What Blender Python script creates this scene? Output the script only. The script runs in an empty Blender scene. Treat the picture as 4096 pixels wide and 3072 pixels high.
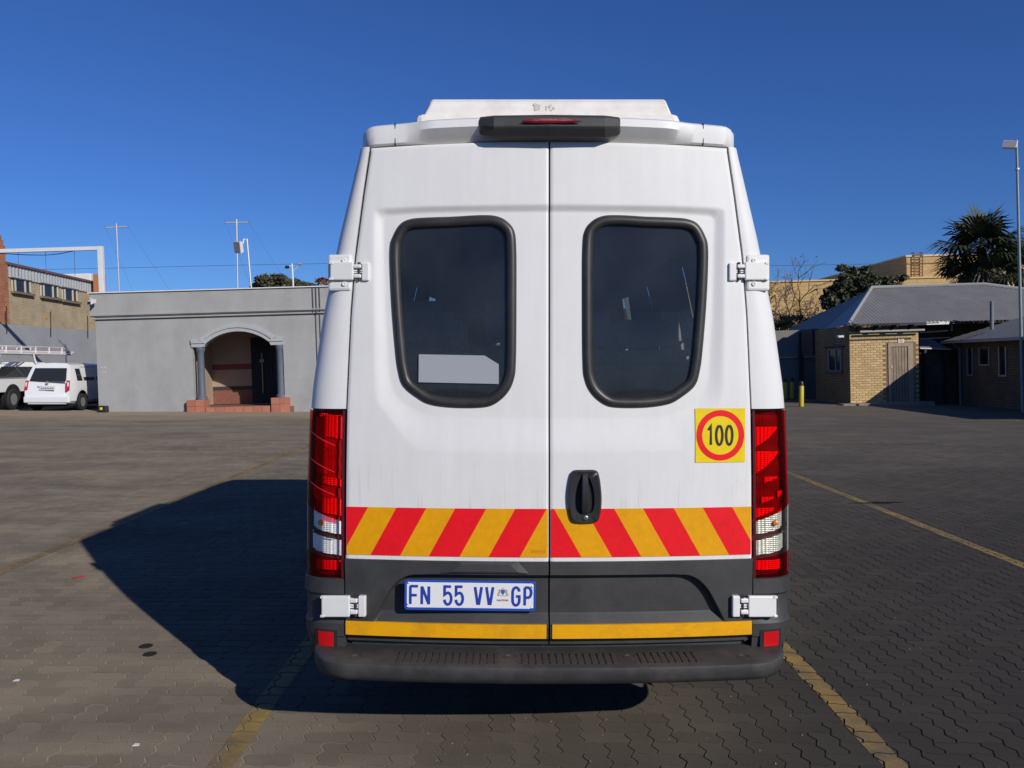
import bpy, bmesh, math, random
import numpy as np
from mathutils import Vector, Matrix, Euler
random.seed(7); rng = np.random.default_rng(7)
sc = bpy.context.scene
COL = sc.collection

# ------------------------------------------------------------------ camera, sky, sun, exposure
F, CX, CY, EYE = 3313.0, 2048.0, 1536.0, 1.62
PIT = math.atan(82.4 / F)
cam_d = bpy.data.cameras.new('camera'); cam = bpy.data.objects.new('camera', cam_d); COL.objects.link(cam)
cam_d.sensor_width = 36.0; cam_d.lens = 36.0 * F / 4096.0
cam_d.clip_start = 0.05; cam_d.clip_end = 3000
cam.location = (0, 0, EYE); cam.rotation_euler = (math.pi / 2 - PIT, 0, 0)
sc.camera = cam
SUNV = Vector((1.29, -1.56, 1.0)).normalized()
EL = math.asin(SUNV.z); AZ = math.atan2(SUNV.x, SUNV.y)
world = bpy.data.worlds.new('World'); sc.world = world; world.use_nodes = True
wn = world.node_tree.nodes; wl = world.node_tree.links
bgn = wn['Background']; sky = wn.new('ShaderNodeTexSky'); sky.sky_type = 'NISHITA'
sky.sun_disc = False; sky.sun_elevation = EL; sky.sun_rotation = AZ
sky.altitude = 300; sky.air_density = 1.0; sky.dust_density = 0.0; sky.ozone_density = 3.0
tint = wn.new('ShaderNodeMix'); tint.data_type = 'RGBA'; tint.blend_type = 'MULTIPLY'; tint.inputs['Factor'].default_value = 1.0
tint.inputs['B'].default_value = (.30, .53, 1.0, 1)          # dry highveld winter sky: deep blue all round
wl.new(sky.outputs['Color'], tint.inputs['A']); wl.new(tint.outputs['Result'], bgn.inputs['Color']); bgn.inputs['Strength'].default_value = 0.085
sun_d = bpy.data.lights.new('sun', 'SUN'); sun = bpy.data.objects.new('sun', sun_d); COL.objects.link(sun)
sun_d.energy = 3.75; sun_d.angle = math.radians(0.5); sun_d.color = (1.0, 0.945, 0.85)
sun.rotation_euler = (-SUNV).to_track_quat('-Z', 'Y').to_euler(); sun.location = SUNV * 60
sc.view_settings.view_transform = 'Standard'; sc.view_settings.look = 'None'
sc.view_settings.exposure = 0.0; sc.view_settings.gamma = 1.0
sc.cycles.max_bounces = 6; sc.cycles.transparent_max_bounces = 16

# ------------------------------------------------------------------ measuring helpers
cP, sP = math.cos(PIT), math.sin(PIT)
def at(x, y, Y):                       # survey: sight line of the photo meets the vertical plane at distance Y
    a, b = (x - CX) / F, (CY - y) / F
    t = Y / (cP + b * sP)
    return Vector((a * t, Y, EYE + (-sP + b * cP) * t))
def gnd(x, y):                         # sight line meets the yard
    a, b = (x - CX) / F, (CY - y) / F
    t = -EYE / (-sP + b * cP)
    return Vector((a * t, (cP + b * sP) * t, 0))
ROLL = 0.029                           # the yard falls 2.9 % across; the buildings stand plumb
cR, sR = math.cos(ROLL), math.sin(ROLL)
def toloc(p):
    dz = p.z - EYE
    return Vector((p.x * cR + dz * sR, p.y, -p.x * sR + dz * cR + EYE))
def toworld(p):
    dz = p.z - EYE
    return Vector((p.x * cR - dz * sR, p.y, p.x * sR + dz * cR + EYE))
def L(x, y, Y): return toloc(at(x, y, Y))
def zg(x): return EYE + (-x * sR - EYE) * 1.0 + 0  # plumb-frame height of the yard surface at x (approx.)

# ------------------------------------------------------------------ materials
def mat(name, col, rough=.6, metal=0., var=0., vs=6., bump=0., bs=60., objvar=0., coat=0., spec=.5, drough=0., dirt=None, dirts=2., dirtamt=.5, emis=None, aniso=None, dlo=.45, dhi=.75, film=None):
    m = bpy.data.materials.new(name); m.use_nodes = True
    nt = m.node_tree; N = nt.nodes; K = nt.links; b = N['Principled BSDF']
    b.inputs['Roughness'].default_value = rough; b.inputs['Metallic'].default_value = metal
    b.inputs['Coat Weight'].default_value = coat; b.inputs['Coat Roughness'].default_value = .06
    b.inputs['Specular IOR Level'].default_value = spec
    b.inputs['Diffuse Roughness'].default_value = drough
    c4 = (*col, 1); b.inputs['Base Color'].default_value = c4
    tc = N.new('ShaderNodeTexCoord'); out = None
    if var or dirt or objvar:
        rgb = N.new('ShaderNodeRGB'); rgb.outputs[0].default_value = c4; out = rgb.outputs[0]
    def mul(out, fac_socket, lo, hi):
        mr = N.new('ShaderNodeMapRange'); mr.inputs['To Min'].default_value = lo; mr.inputs['To Max'].default_value = hi
        K.new(fac_socket, mr.inputs['Value'])
        hs = N.new('ShaderNodeHueSaturation'); K.new(mr.outputs[0], hs.inputs['Value']); K.new(out, hs.inputs['Color'])
        return hs.outputs[0]
    if var:
        n = N.new('ShaderNodeTexNoise'); n.inputs['Scale'].default_value = vs; n.inputs['Detail'].default_value = 6; n.inputs['Roughness'].default_value = .65
        if aniso:
            mp = N.new('ShaderNodeMapping'); mp.inputs['Scale'].default_value = aniso; K.new(tc.outputs['Object'], mp.inputs[0]); K.new(mp.outputs[0], n.inputs['Vector'])
        else: K.new(tc.outputs['Object'], n.inputs['Vector'])
        cr = N.new('ShaderNodeMapRange'); cr.inputs['From Min'].default_value = .3; cr.inputs['From Max'].default_value = .7; K.new(n.outputs[0], cr.inputs[0])
        out = mul(out, cr.outputs[0], 1 - var, 1 + var)
    if objvar:
        oi = N.new('ShaderNodeObjectInfo'); out = mul(out, oi.outputs['Random'], 1 - objvar, 1 + objvar)
    if dirt:
        n = N.new('ShaderNodeTexNoise'); n.inputs['Scale'].default_value = dirts; n.inputs['Detail'].default_value = 8; n.inputs['Roughness'].default_value = .7
        K.new(tc.outputs['Object'], n.inputs['Vector'])
        mr = N.new('ShaderNodeMapRange'); mr.inputs['From Min'].default_value = dlo; mr.inputs['From Max'].default_value = dhi; mr.inputs['To Max'].default_value = dirtamt
        K.new(n.outputs[0], mr.inputs[0])
        mx = N.new('ShaderNodeMix'); mx.data_type = 'RGBA'; K.new(mr.outputs[0], mx.inputs['Factor']); K.new(out, mx.inputs['A']); mx.inputs['B'].default_value = (*dirt, 1); out = mx.outputs['Result']
    if film:       # road film and rain-washed grime runs low on the body
        sp = N.new('ShaderNodeSeparateXYZ'); K.new(tc.outputs['Object'], sp.inputs[0])
        def layer(out, sc3, lo, hi, z0, z1, amt, det=3):
            mp = N.new('ShaderNodeMapping'); mp.inputs['Scale'].default_value = sc3; K.new(tc.outputs['Object'], mp.inputs[0])
            n = N.new('ShaderNodeTexNoise'); n.inputs['Scale'].default_value = 1; n.inputs['Detail'].default_value = det; K.new(mp.outputs[0], n.inputs['Vector'])
            a = N.new('ShaderNodeMapRange'); a.inputs['From Min'].default_value = lo; a.inputs['From Max'].default_value = hi; a.inputs['To Max'].default_value = amt; K.new(n.outputs[0], a.inputs[0])
            z = N.new('ShaderNodeMapRange'); z.inputs['From Min'].default_value = z0; z.inputs['From Max'].default_value = z1; K.new(sp.outputs['Z'], z.inputs[0])
            ml = N.new('ShaderNodeMath'); ml.operation = 'MULTIPLY'; K.new(a.outputs[0], ml.inputs[0]); K.new(z.outputs[0], ml.inputs[1])
            mx = N.new('ShaderNodeMix'); mx.data_type = 'RGBA'; K.new(ml.outputs[0], mx.inputs['Factor']); K.new(out, mx.inputs['A']); mx.inputs['B'].default_value = (*film, 1); return mx.outputs['Result']
        out = layer(out, (70, 20, 2.5), .60, .70, 1.24, 1.02, .32); out = layer(out, (3, 3, 2), .3, .7, 1.6, .9, .16, 6); out = layer(out, (90, 90, 90), .70, .76, 3.2, .6, .35)
    if out is not None: K.new(out, b.inputs['Base Color'])
    if bump:
        n = N.new('ShaderNodeTexNoise'); n.inputs['Scale'].default_value = bs; n.inputs['Detail'].default_value = 5; K.new(tc.outputs['Object'], n.inputs['Vector'])
        bp = N.new('ShaderNodeBump'); bp.inputs['Strength'].default_value = bump; bp.inputs['Distance'].default_value = .01; K.new(n.outputs[0], bp.inputs['Height']); K.new(bp.outputs[0], b.inputs['Normal'])
    if emis: b.inputs['Emission Color'].default_value = (*emis, 1); b.inputs['Emission Strength'].default_value = 1
    return m

def glassmat(name, tint, dust=0., dustcol=(.35, .36, .38), rough=.02, ior=1.5):
    m = bpy.data.materials.new(name); m.use_nodes = True
    nt = m.node_tree; N = nt.nodes; K = nt.links; N.remove(N['Principled BSDF']); o = N['Material Output']
    tr = N.new('ShaderNodeBsdfTransparent'); tr.inputs[0].default_value = (*tint, 1)
    gl = N.new('ShaderNodeBsdfGlossy'); gl.inputs['Roughness'].default_value = rough
    fr = N.new('ShaderNodeFresnel'); fr.inputs['IOR'].default_value = ior
    mx = N.new('ShaderNodeMixShader'); K.new(fr.outputs[0], mx.inputs[0]); K.new(tr.outputs[0], mx.inputs[1]); K.new(gl.outputs[0], mx.inputs[2])
    last = mx.outputs[0]
    if dust:
        df = N.new('ShaderNodeBsdfDiffuse'); df.inputs[0].default_value = (*dustcol, 1)
        tc = N.new('ShaderNodeTexCoord'); n = N.new('ShaderNodeTexNoise'); n.inputs['Scale'].default_value = 4; n.inputs['Detail'].default_value = 7; K.new(tc.outputs['Object'], n.inputs['Vector'])
        mr = N.new('ShaderNodeMapRange'); mr.inputs['From Min'].default_value = .3; mr.inputs['From Max'].default_value = .75; mr.inputs['To Min'].default_value = dust * .5; mr.inputs['To Max'].default_value = dust * 1.5; K.new(n.outputs[0], mr.inputs[0])
        m2 = N.new('ShaderNodeMixShader'); K.new(mr.outputs[0], m2.inputs[0]); K.new(last, m2.inputs[1]); K.new(df.outputs[0], m2.inputs[2]); last = m2.outputs[0]
    K.new(last, o.inputs[0]); return m

def brickmat(name, c1, c2, mortar, bw=.23, bh=.085, jt=.012, plane='XZ', var=.15):
    m = bpy.data.materials.new(name); m.use_nodes = True
    nt = m.node_tree; N = nt.nodes; K = nt.links; b = N['Principled BSDF']; b.inputs['Roughness'].default_value = .9
    tc = N.new('ShaderNodeTexCoord'); sp = N.new('ShaderNodeSeparateXYZ'); K.new(tc.outputs['Object'], sp.inputs[0])
    cb = N.new('ShaderNodeCombineXYZ')
    if plane == 'XZ':   # horizontal run from both x and y so every upright face gets courses
        ad = N.new('ShaderNodeMath'); ad.operation = 'ADD'; K.new(sp.outputs['X'], ad.inputs[0]); K.new(sp.outputs['Y'], ad.inputs[1]); K.new(ad.outputs[0], cb.inputs[0])
    else: K.new(sp.outputs[plane[0]], cb.inputs[0])
    K.new(sp.outputs['Z'], cb.inputs[1])
    br = N.new('ShaderNodeTexBrick'); K.new(cb.outputs[0], br.inputs['Vector'])
    br.inputs['Color1'].default_value = (*c1, 1); br.inputs['Color2'].default_value = (*c2, 1); br.inputs['Mortar'].default_value = (*mortar, 1)
    br.inputs['Scale'].default_value = 1; br.inputs['Mortar Size'].default_value = jt; br.inputs['Brick Width'].default_value = bw; br.inputs['Row Height'].default_value = bh; br.inputs['Mortar Smooth'].default_value = .1
    n = N.new('ShaderNodeTexNoise'); n.inputs['Scale'].default_value = 1.6; n.inputs['Detail'].default_value = 8; K.new(tc.outputs['Object'], n.inputs['Vector'])
    mr = N.new('ShaderNodeMapRange'); mr.inputs['From Min'].default_value = .3; mr.inputs['From Max'].default_value = .7; mr.inputs['To Min'].default_value = 1 - var; mr.inputs['To Max'].default_value = 1 + var; K.new(n.outputs[0], mr.inputs[0])
    hs = N.new('ShaderNodeHueSaturation'); K.new(br.outputs[0], hs.inputs['Color']); K.new(mr.outputs[0], hs.inputs['Value']); K.new(hs.outputs[0], b.inputs['Base Color'])
    bp = N.new('ShaderNodeBump'); bp.inputs['Strength'].default_value = .6; bp.inputs['Distance'].default_value = .01; bp.invert = True; K.new(br.outputs['Fac'], bp.inputs['Height']); K.new(bp.outputs[0], b.inputs['Normal'])
    return m

# ------------------------------------------------------------------ building helpers
ORG = {}
def setp(o, label=None, cat=None, group=None, kind=None):
    if label: o['label'] = label
    if cat: o['category'] = cat
    if group: o['group'] = group
    if kind: o['kind'] = kind
    return o
def thing(name, label, cat, base, group=None, tilt=True, kind=None):
    o = bpy.data.objects.new(name, None); COL.objects.link(o); base = Vector(base)
    o.empty_display_size = .2
    if tilt: o.location = toworld(base); o.rotation_euler = (0, -ROLL, 0)
    else: o.location = base
    setp(o, label, cat, group, kind); ORG[o.name] = base
    return o
def org(o): return ORG.get(o.name, Vector((0, 0, 0))) if o else Vector((0, 0, 0))

class MB:
    def __init__(s): s.v = []; s.f = []
    def add(s, vs, fs):
        n = len(s.v); s.v += [tuple(p) for p in vs]; s.f += [tuple(i + n for i in q) for q in fs]; return s
    def box(s, x0, x1, y0, y1, z0, z1):
        return s.add([(x0, y0, z0), (x1, y0, z0), (x1, y1, z0), (x0, y1, z0), (x0, y0, z1), (x1, y0, z1), (x1, y1, z1), (x0, y1, z1)],
                     [(0, 3, 2, 1), (4, 5, 6, 7), (0, 1, 5, 4), (1, 2, 6, 5), (2, 3, 7, 6), (3, 0, 4, 7)])
    def hexa(s, p):      # 8 points, order like box
        return s.add(p, [(0, 3, 2, 1), (4, 5, 6, 7), (0, 1, 5, 4), (1, 2, 6, 5), (2, 3, 7, 6), (3, 0, 4, 7)])
    def prism(s, poly, d):     # polygon (3d points) pushed along d
        n = len(poly); d = Vector(d); a = [Vector(p) for p in poly]
        return s.add(a + [p + d for p in a], [tuple(range(n)), tuple(range(2 * n - 1, n - 1, -1))] + [(i, i + n, (i + 1) % n + n, (i + 1) % n) for i in range(n)])
    def face(s, pts): return s.add(pts, [tuple(range(len(pts)))])
    def grid(s, rows):         # rows of points
        n, m = len(rows), len(rows[0]); k = len(s.v)
        for r in rows: s.v += [tuple(p) for p in r]
        for i in range(n - 1):
            for j in range(m - 1): s.f.append((k + i * m + j, k + i * m + j + 1, k + (i + 1) * m + j + 1, k + (i + 1) * m + j))
        return s
    def tube(s, pts, r, seg=10, caps=True, closed=False):
        pts = [Vector(p) for p in pts]; n = len(pts); rs = r if isinstance(r, (list, tuple)) else [r] * n
        k = len(s.v); ref = None
        for i, p in enumerate(pts):
            if closed: t = pts[(i + 1) % n] - pts[i - 1]
            else: t = pts[min(i + 1, n - 1)] - pts[max(i - 1, 0)]
            t.normalize()
            if ref is None: ref = Vector((0, 0, 1)) if abs(t.z) < .9 else Vector((1, 0, 0))
            a = (ref - t * ref.dot(t)).normalized(); ref = a; b = t.cross(a)
            for j in range(seg):
                q = 2 * math.pi * j / seg; s.v.append(tuple(p + (a * math.cos(q) + b * math.sin(q)) * rs[i]))
        for i in range(n if closed else n - 1):
            i2 = (i + 1) % n
            for j in range(seg): s.f.append((k + i * seg + j, k + i * seg + (j + 1) % seg, k + i2 * seg + (j + 1) % seg, k + i2 * seg + j))
        if caps and not closed:
            s.f.append(tuple(k + j for j in range(seg))[::-1]); s.f.append(tuple(k + (n - 1) * seg + j for j in range(seg)))
        return s
    def lathe(s, prof, c, axis='z', seg=24):   # prof: (r, h)
        k = len(s.v); c = Vector(c)
        for r, h in prof:
            for j in range(seg):
                q = 2 * math.pi * j / seg; x, y = r * math.cos(q), r * math.sin(q)
                s.v.append(tuple(c + Vector({'z': (x, y, h), 'x': (h, x, y), 'y': (x, h, y)}[axis])))
        for i in range(len(prof) - 1):
            for j in range(seg): s.f.append((k + i * seg + j, k + i * seg + (j + 1) % seg, k + (i + 1) * seg + (j + 1) % seg, k + (i + 1) * seg + j))
        s.f.append(tuple(k + j for j in range(seg))[::-1]); s.f.append(tuple(k + (len(prof) - 1) * seg + j for j in range(seg)))
        return s
    def xf(s, M): s.v = [tuple(M @ Vector(p)) for p in s.v]; return s
    def build(s, name, m, parent=None, smooth=False, bevel=0., kind=None, label=None, cat=None, group=None, fixn=True, sharp=40):
        me = bpy.data.meshes.new(name); b = org(parent)
        me.from_pydata([(p[0] - b.x, p[1] - b.y, p[2] - b.z) for p in s.v], [], s.f)
        if fixn:
            bm = bmesh.new(); bm.from_mesh(me); bmesh.ops.recalc_face_normals(bm, faces=bm.faces); bm.to_mesh(me); bm.free()
        me.materials.append(m); o = bpy.data.objects.new(name, me); COL.objects.link(o)
        if parent: o.parent = parent; ORG[o.name] = b
        if smooth:
            me.shade_smooth()
            try: me.set_sharp_from_angle(angle=math.radians(sharp))
            except Exception: pass
        if bevel:
            md = o.modifiers.new('edge', 'BEVEL'); md.width = bevel; md.segments = 2; md.limit_method = 'ANGLE'; md.angle_limit = math.radians(35)
        setp(o, label, cat, group, kind)
        return o

def smooth_closed(pts, n=140):
    P = np.array(pts, float); k = len(P); out = []
    per = max(2, n // k)
    for i in range(k):
        p0, p1, p2, p3 = P[i - 1], P[i], P[(i + 1) % k], P[(i + 2) % k]
        for t in np.linspace(0, 1, per, endpoint=False):
            out.append(.5 * (2 * p1 + (p2 - p0) * t + (2 * p0 - 5 * p1 + 4 * p2 - p3) * t * t + (3 * p1 - p0 - 3 * p2 + p3) * t ** 3))
    return np.array(out)
def roundpoly(pts, r, k=5):
    out = []; n = len(pts); rr = r if isinstance(r, (list, tuple)) else [r] * n
    for i in range(n):
        a, b, c = np.array(pts[i - 1], float), np.array(pts[i], float), np.array(pts[(i + 1) % n], float)
        u, v = a - b, c - b; la, lc = np.linalg.norm(u), np.linalg.norm(v); u /= la; v /= lc
        q = min(rr[i], la * .49, lc * .49)
        if q <= 1e-6: out.append(b); continue
        p, w = b + u * q, b + v * q
        for t in np.linspace(0, 1, k): out.append((1 - t) ** 2 * p + 2 * t * (1 - t) * b + t * t * w)
    return np.array(out)
def poly_dist(P, poly):
    P = np.asarray(P, float); d = np.full(len(P), 1e9); inside = np.zeros(len(P), bool); n = len(poly)
    for i in range(n):
        a, b = np.array(poly[i], float), np.array(poly[(i + 1) % n], float); ab = b - a
        t = np.clip(((P - a) @ ab) / (ab @ ab + 1e-12), 0, 1); q = a + t[:, None] * ab
        d = np.minimum(d, np.hypot(*(P - q).T))
        cond = ((a[1] > P[:, 1]) != (b[1] > P[:, 1]))
        with np.errstate(divide='ignore', invalid='ignore'):
            xi = (b[0] - a[0]) * (P[:, 1] - a[1]) / (b[1] - a[1] + 1e-15) + a[0]
        inside ^= cond & (P[:, 0] < xi)
    return d, inside
def ribbon(pts, w):
    pts = [np.array(p, float) for p in pts]; n = len(pts); Lf = []; Rt = []
    for i in range(n):
        d0 = pts[i] - pts[i - 1] if i else pts[1] - pts[0]; d1 = pts[i + 1] - pts[i] if i < n - 1 else d0
        d0 = d0 / np.linalg.norm(d0); d1 = d1 / np.linalg.norm(d1); n0 = np.array((-d0[1], d0[0])); n1 = np.array((-d1[1], d1[0]))
        m = n0 + n1; m /= np.linalg.norm(m); s = min(1 / max(m @ n0, .35), 2.2)
        Lf.append(pts[i] + m * s * w / 2); Rt.append(pts[i] - m * s * w / 2)
    return Lf, Rt
def arcp(cx, cy, rx, ry, a0, a1, n=9): return [(cx + rx * math.cos(math.radians(a0 + (a1 - a0) * i / (n - 1))), cy + ry * math.sin(math.radians(a0 + (a1 - a0) * i / (n - 1)))) for i in range(n)]
GL = {
 'F': [[(0, 0), (0, .95), (.1, 1), (1, 1)], [(0, .5), (.85, .5)]],
 'N': [[(0, 0), (0, 1)], [(.02, .98), (.98, .02)], [(1, 0), (1, 1)]],
 '5': [[(.95, 1), (.02, 1), (.02, .55), (.3, .63)] + arcp(.5, .33, .5, .33, 85, -90, 9) + arcp(.5, .3, .5, .3, -110, -175, 4)],
 'V': [[(0, 1), (.42, 0)], [(1, 1), (.58, 0)]],
 'G': [arcp(.5, .72, .5, .28, 10, 180, 9) + arcp(.5, .28, .5, .28, 180, 350, 9) + [(1, .5), (.5, .5)]],
 'P': [[(.05, 0), (.05, 1)], [(.05, 1), (.5, 1)] + arcp(.55, .72, .45, .28, 80, -80, 8) + [(.05, .44)]],
 '1': [[(.2, .78), (.62, 1), (.62, 0)]],
 '0': [arcp(.5, .5, .5, .5, 90, 450, 25)],
 'A': [[(0, 0), (.5, 1), (1, 0)], [(.2, .35), (.8, .35)]],
 'U': [[(0, 1)] + arcp(.5, .33, .5, .33, 180, 360, 8) + [(1, 1)]],
 'T': [[(0, 1), (1, 1)], [(.5, 1), (.5, 0)]],
 'E': [[(1, 1), (0, 1), (0, 0), (1, 0)], [(0, .5), (.8, .5)]],
}
def glyph(mb, ch, x, z, w, h, sw, place, lift=.0003):
    for k, st in enumerate(GL[ch]):
        Lf, Rt = ribbon([(x + p[0] * w, z + p[1] * h) for p in st], sw)
        for i in range(len(Lf) - 1):
            mb.face([place(*Lf[i], lift * (k + 1)), place(*Rt[i], lift * (k + 1)), place(*Rt[i + 1], lift * (k + 1)), place(*Lf[i + 1], lift * (k + 1))])
def zg(x): return EYE - (EYE + x * sR) / cR
# ------------------------------------------------------------------ the yard
def pavermat(name, mode):
    m = bpy.data.materials.new(name); m.use_nodes = True
    nt = m.node_tree; N = nt.nodes; K = nt.links; b = N['Principled BSDF']
    b.inputs['Roughness'].default_value = .85; b.inputs['Specular IOR Level'].default_value = .25; b.inputs['Diffuse Roughness'].default_value = 1.0
    g = N.new('ShaderNodeNewGeometry'); pos = g.outputs['Position']
    def noise(s, d=6, r=.6, vec=pos, dist=0):
        n = N.new('ShaderNodeTexNoise'); n.inputs['Scale'].default_value = s; n.inputs['Detail'].default_value = d; n.inputs['Roughness'].default_value = r; n.inputs['Distortion'].default_value = dist; K.new(vec, n.inputs['Vector']); return n.outputs[0]
    def rng_(v, a, b_, lo, hi):
        mr = N.new('ShaderNodeMapRange'); mr.inputs['From Min'].default_value = a; mr.inputs['From Max'].default_value = b_; mr.inputs['To Min'].default_value = lo; mr.inputs['To Max'].default_value = hi; K.new(v, mr.inputs[0]); return mr.outputs[0]
    def op(a, b_, o):
        n = N.new('ShaderNodeMath'); n.operation = o; n.use_clamp = False
        for i, q in enumerate((a, b_)):
            if isinstance(q, (int, float)): n.inputs[i].default_value = q
            else: K.new(q, n.inputs[i])
        return n.outputs[0]
    def mixc(f, a, b_):
        mx = N.new('ShaderNodeMix'); mx.data_type = 'RGBA'; K.new(f, mx.inputs['Factor'])
        for k, q in (('A', a), ('B', b_)):
            if isinstance(q, tuple): mx.inputs[k].default_value = (*q, 1)
            else: K.new(q, mx.inputs[k])
        return mx.outputs['Result']
    if mode == 'joint': col = mixc(rng_(noise(3), .35, .65, 0, 1), (.235, .20, .145), (.165, .142, .105))
    else: col = mixc(rng_(noise(1.1), .3, .7, 0, 1), (.155, .128, .095), (.115, .097, .074))
    # right bays darkened: grime plus dimmer side-lit tone put into colour; ragged edge
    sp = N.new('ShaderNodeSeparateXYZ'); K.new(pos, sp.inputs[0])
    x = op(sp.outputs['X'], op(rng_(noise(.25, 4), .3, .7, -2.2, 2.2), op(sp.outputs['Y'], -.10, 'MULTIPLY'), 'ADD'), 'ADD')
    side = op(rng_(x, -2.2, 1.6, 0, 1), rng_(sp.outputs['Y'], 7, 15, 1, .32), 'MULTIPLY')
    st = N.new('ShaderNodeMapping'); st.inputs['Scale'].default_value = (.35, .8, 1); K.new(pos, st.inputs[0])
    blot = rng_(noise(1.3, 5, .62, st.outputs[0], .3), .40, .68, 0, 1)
    col = mixc(op(side, .88 if mode != 'joint' else .97, 'MULTIPLY'), col, (.029, .0255, .0215) if mode != 'joint' else (.010, .009, .008))  # right-hand joints: groove shade put into a near-black colour, with the grime
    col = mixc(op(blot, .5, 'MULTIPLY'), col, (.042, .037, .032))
    pale = rng_(noise(.9, 4, .6, st.outputs[0], .6), .62, .75, 0, .4)
    col = mixc(pale, col, (.13, .112, .086))
    if mode in ('single', 'mass', 'far'):
        if mode == 'single':
            v = N.new('ShaderNodeObjectInfo').outputs['Random']
        elif mode == 'mass':
            a = N.new('ShaderNodeAttribute'); a.attribute_name = 'tone'; v = a.outputs['Fac']
        else:
            br = N.new('ShaderNodeTexBrick'); K.new(pos, br.inputs['Vector']); br.inputs['Scale'].default_value = 1; br.inputs['Brick Width'].default_value = .2; br.inputs['Row Height'].default_value = .1; br.inputs['Mortar Size'].default_value = .006
            br.inputs['Color1'].default_value = (0, 0, 0, 1); br.inputs['Color2'].default_value = (1, 1, 1, 1); br.inputs['Mortar'].default_value = (.1, .1, .1, 1); v = br.outputs[0]
        hs = N.new('ShaderNodeHueSaturation'); K.new(rng_(v, 0, 1, .88, 1.11), hs.inputs['Value']); K.new(col, hs.inputs['Color']); col = hs.outputs[0]
    fine = N.new('ShaderNodeHueSaturation'); K.new(rng_(noise(160, 3), .3, .7, .82, 1.18), fine.inputs['Value']); K.new(col, fine.inputs['Color']); col = fine.outputs[0]
    if mode == 'far':   # dusty earth against the far buildings
        y = op(sp.outputs['Y'], rng_(noise(.6, 4), .3, .7, -1.2, 1.2), 'ADD')
        f = op(rng_(y, 23.5, 26.5, 0, .75), rng_(sp.outputs['X'], -2, 3, 1, .15), 'MULTIPLY')
        col = mixc(f, col, (.20, .155, .105))
        sc_ = rng_(noise(9, 3), .68, .74, 0, .5); col = mixc(op(sc_, f, 'MULTIPLY'), col, (.4, .37, .32))
    K.new(col, b.inputs['Base Color'])
    bp = N.new('ShaderNodeBump'); bp.inputs['Strength'].default_value = .5; bp.inputs['Distance'].default_value = .004; K.new(noise(120, 4), bp.inputs['Height']); K.new(bp.outputs[0], b.inputs['Normal'])
    return m
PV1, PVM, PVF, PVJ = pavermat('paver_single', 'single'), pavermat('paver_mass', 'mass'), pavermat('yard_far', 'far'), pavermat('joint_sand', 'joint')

Y_END = 17.0
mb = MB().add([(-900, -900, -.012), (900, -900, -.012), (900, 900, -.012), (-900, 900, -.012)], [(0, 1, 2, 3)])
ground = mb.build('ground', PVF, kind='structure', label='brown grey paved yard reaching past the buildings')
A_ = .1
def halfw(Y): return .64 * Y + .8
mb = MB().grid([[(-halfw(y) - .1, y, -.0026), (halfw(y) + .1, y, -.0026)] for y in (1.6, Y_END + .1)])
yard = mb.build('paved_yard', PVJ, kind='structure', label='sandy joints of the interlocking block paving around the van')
def outline(kind):
    az, ah = .0115, .006
    W, Hh = (2, 1) if kind == 'h' else (1, 2); p = []
    for i in range(W): p += [(i, 0), (i + .28, ah / A_), (i + .72, -ah / A_)]
    for j in range(Hh): p += [(W + 0, j), (W + az / A_, j + .28), (W - az / A_, j + .72)]
    for i in range(W, 0, -1): p += [(i, Hh), (i - .28, Hh - ah / A_), (i - .72, Hh + ah / A_)]
    for j in range(Hh, 0, -1): p += [(0, j), (-az / A_, j - .28), (az / A_, j - .72)]
    return np.array(p) * A_
def inset(p, d):
    n = len(p); q = []
    for i in range(n):
        a, b, c = p[i - 1], p[i], p[(i + 1) % n]; u = (b - a) / np.linalg.norm(b - a); v = (c - b) / np.linalg.norm(c - b)
        nu, nv = np.array((-u[1], u[0])), np.array((-v[1], v[0])); m = nu + nv; m /= np.linalg.norm(m)
        q.append(b + m * d / max(m @ nu, .4))
    return np.array(q)
OUT = {k: outline(k) for k in 'hv'}
# vertical edges of the 'h' block's right side run up with +az at .28 ; mirrored side must match: fix winding-dependent zigzag
TOP = {k: inset(OUT[k], .0036) for k in 'hv'}; BOT = {k: inset(OUT[k], .0015) for k in 'hv'}
NV = 18
def paver_mesh(k):
    c = OUT[k].mean(0); t, b = TOP[k] - c, BOT[k] - c
    me = bpy.data.meshes.new('paver_' + k)
    vs = [(x, y, 0) for x, y in t] + [(x, y, -.016) for x, y in b]
    me.from_pydata(vs, [], [tuple(range(NV))] + [(i, i + NV, (i + 1) % NV + NV, (i + 1) % NV) for i in range(NV)])
    bm = bmesh.new(); bm.from_mesh(me); bmesh.ops.recalc_face_normals(bm, faces=bm.faces)
    if bm.faces[0].normal.z < 0: bmesh.ops.reverse_faces(bm, faces=bm.faces)
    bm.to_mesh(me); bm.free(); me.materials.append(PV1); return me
PM = {k: paver_mesh(k) for k in 'hv'}
cells = []
for j in range(int(1.7 / A_), int(Y_END / A_)):
    hw = halfw(j * A_)
    for i in range(int(-hw / A_), int(hw / A_)):
        q = (i - j) % 4
        if q == 0: cells.append((i, j, 'h'))
        elif q == 3: cells.append((i, j, 'v'))
def pkey(c):
    x, y = (c[0] + 1) * A_, (c[1] + .7) * A_
    vis = y > 3.28 and abs(x) < .625 * y + .05 and not (abs(x - .15) < .85 and 3.86 > y > 3.62) and not (abs(x - .15) < .95 and y > 3.8)
    return (0 if vis else 1, y)
cells.sort(key=pkey)
LINES = [-3.98, -1.17, 1.545, 4.1, -6.65, 6.8]
paint = {k: MB() for k in LINES}
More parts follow.
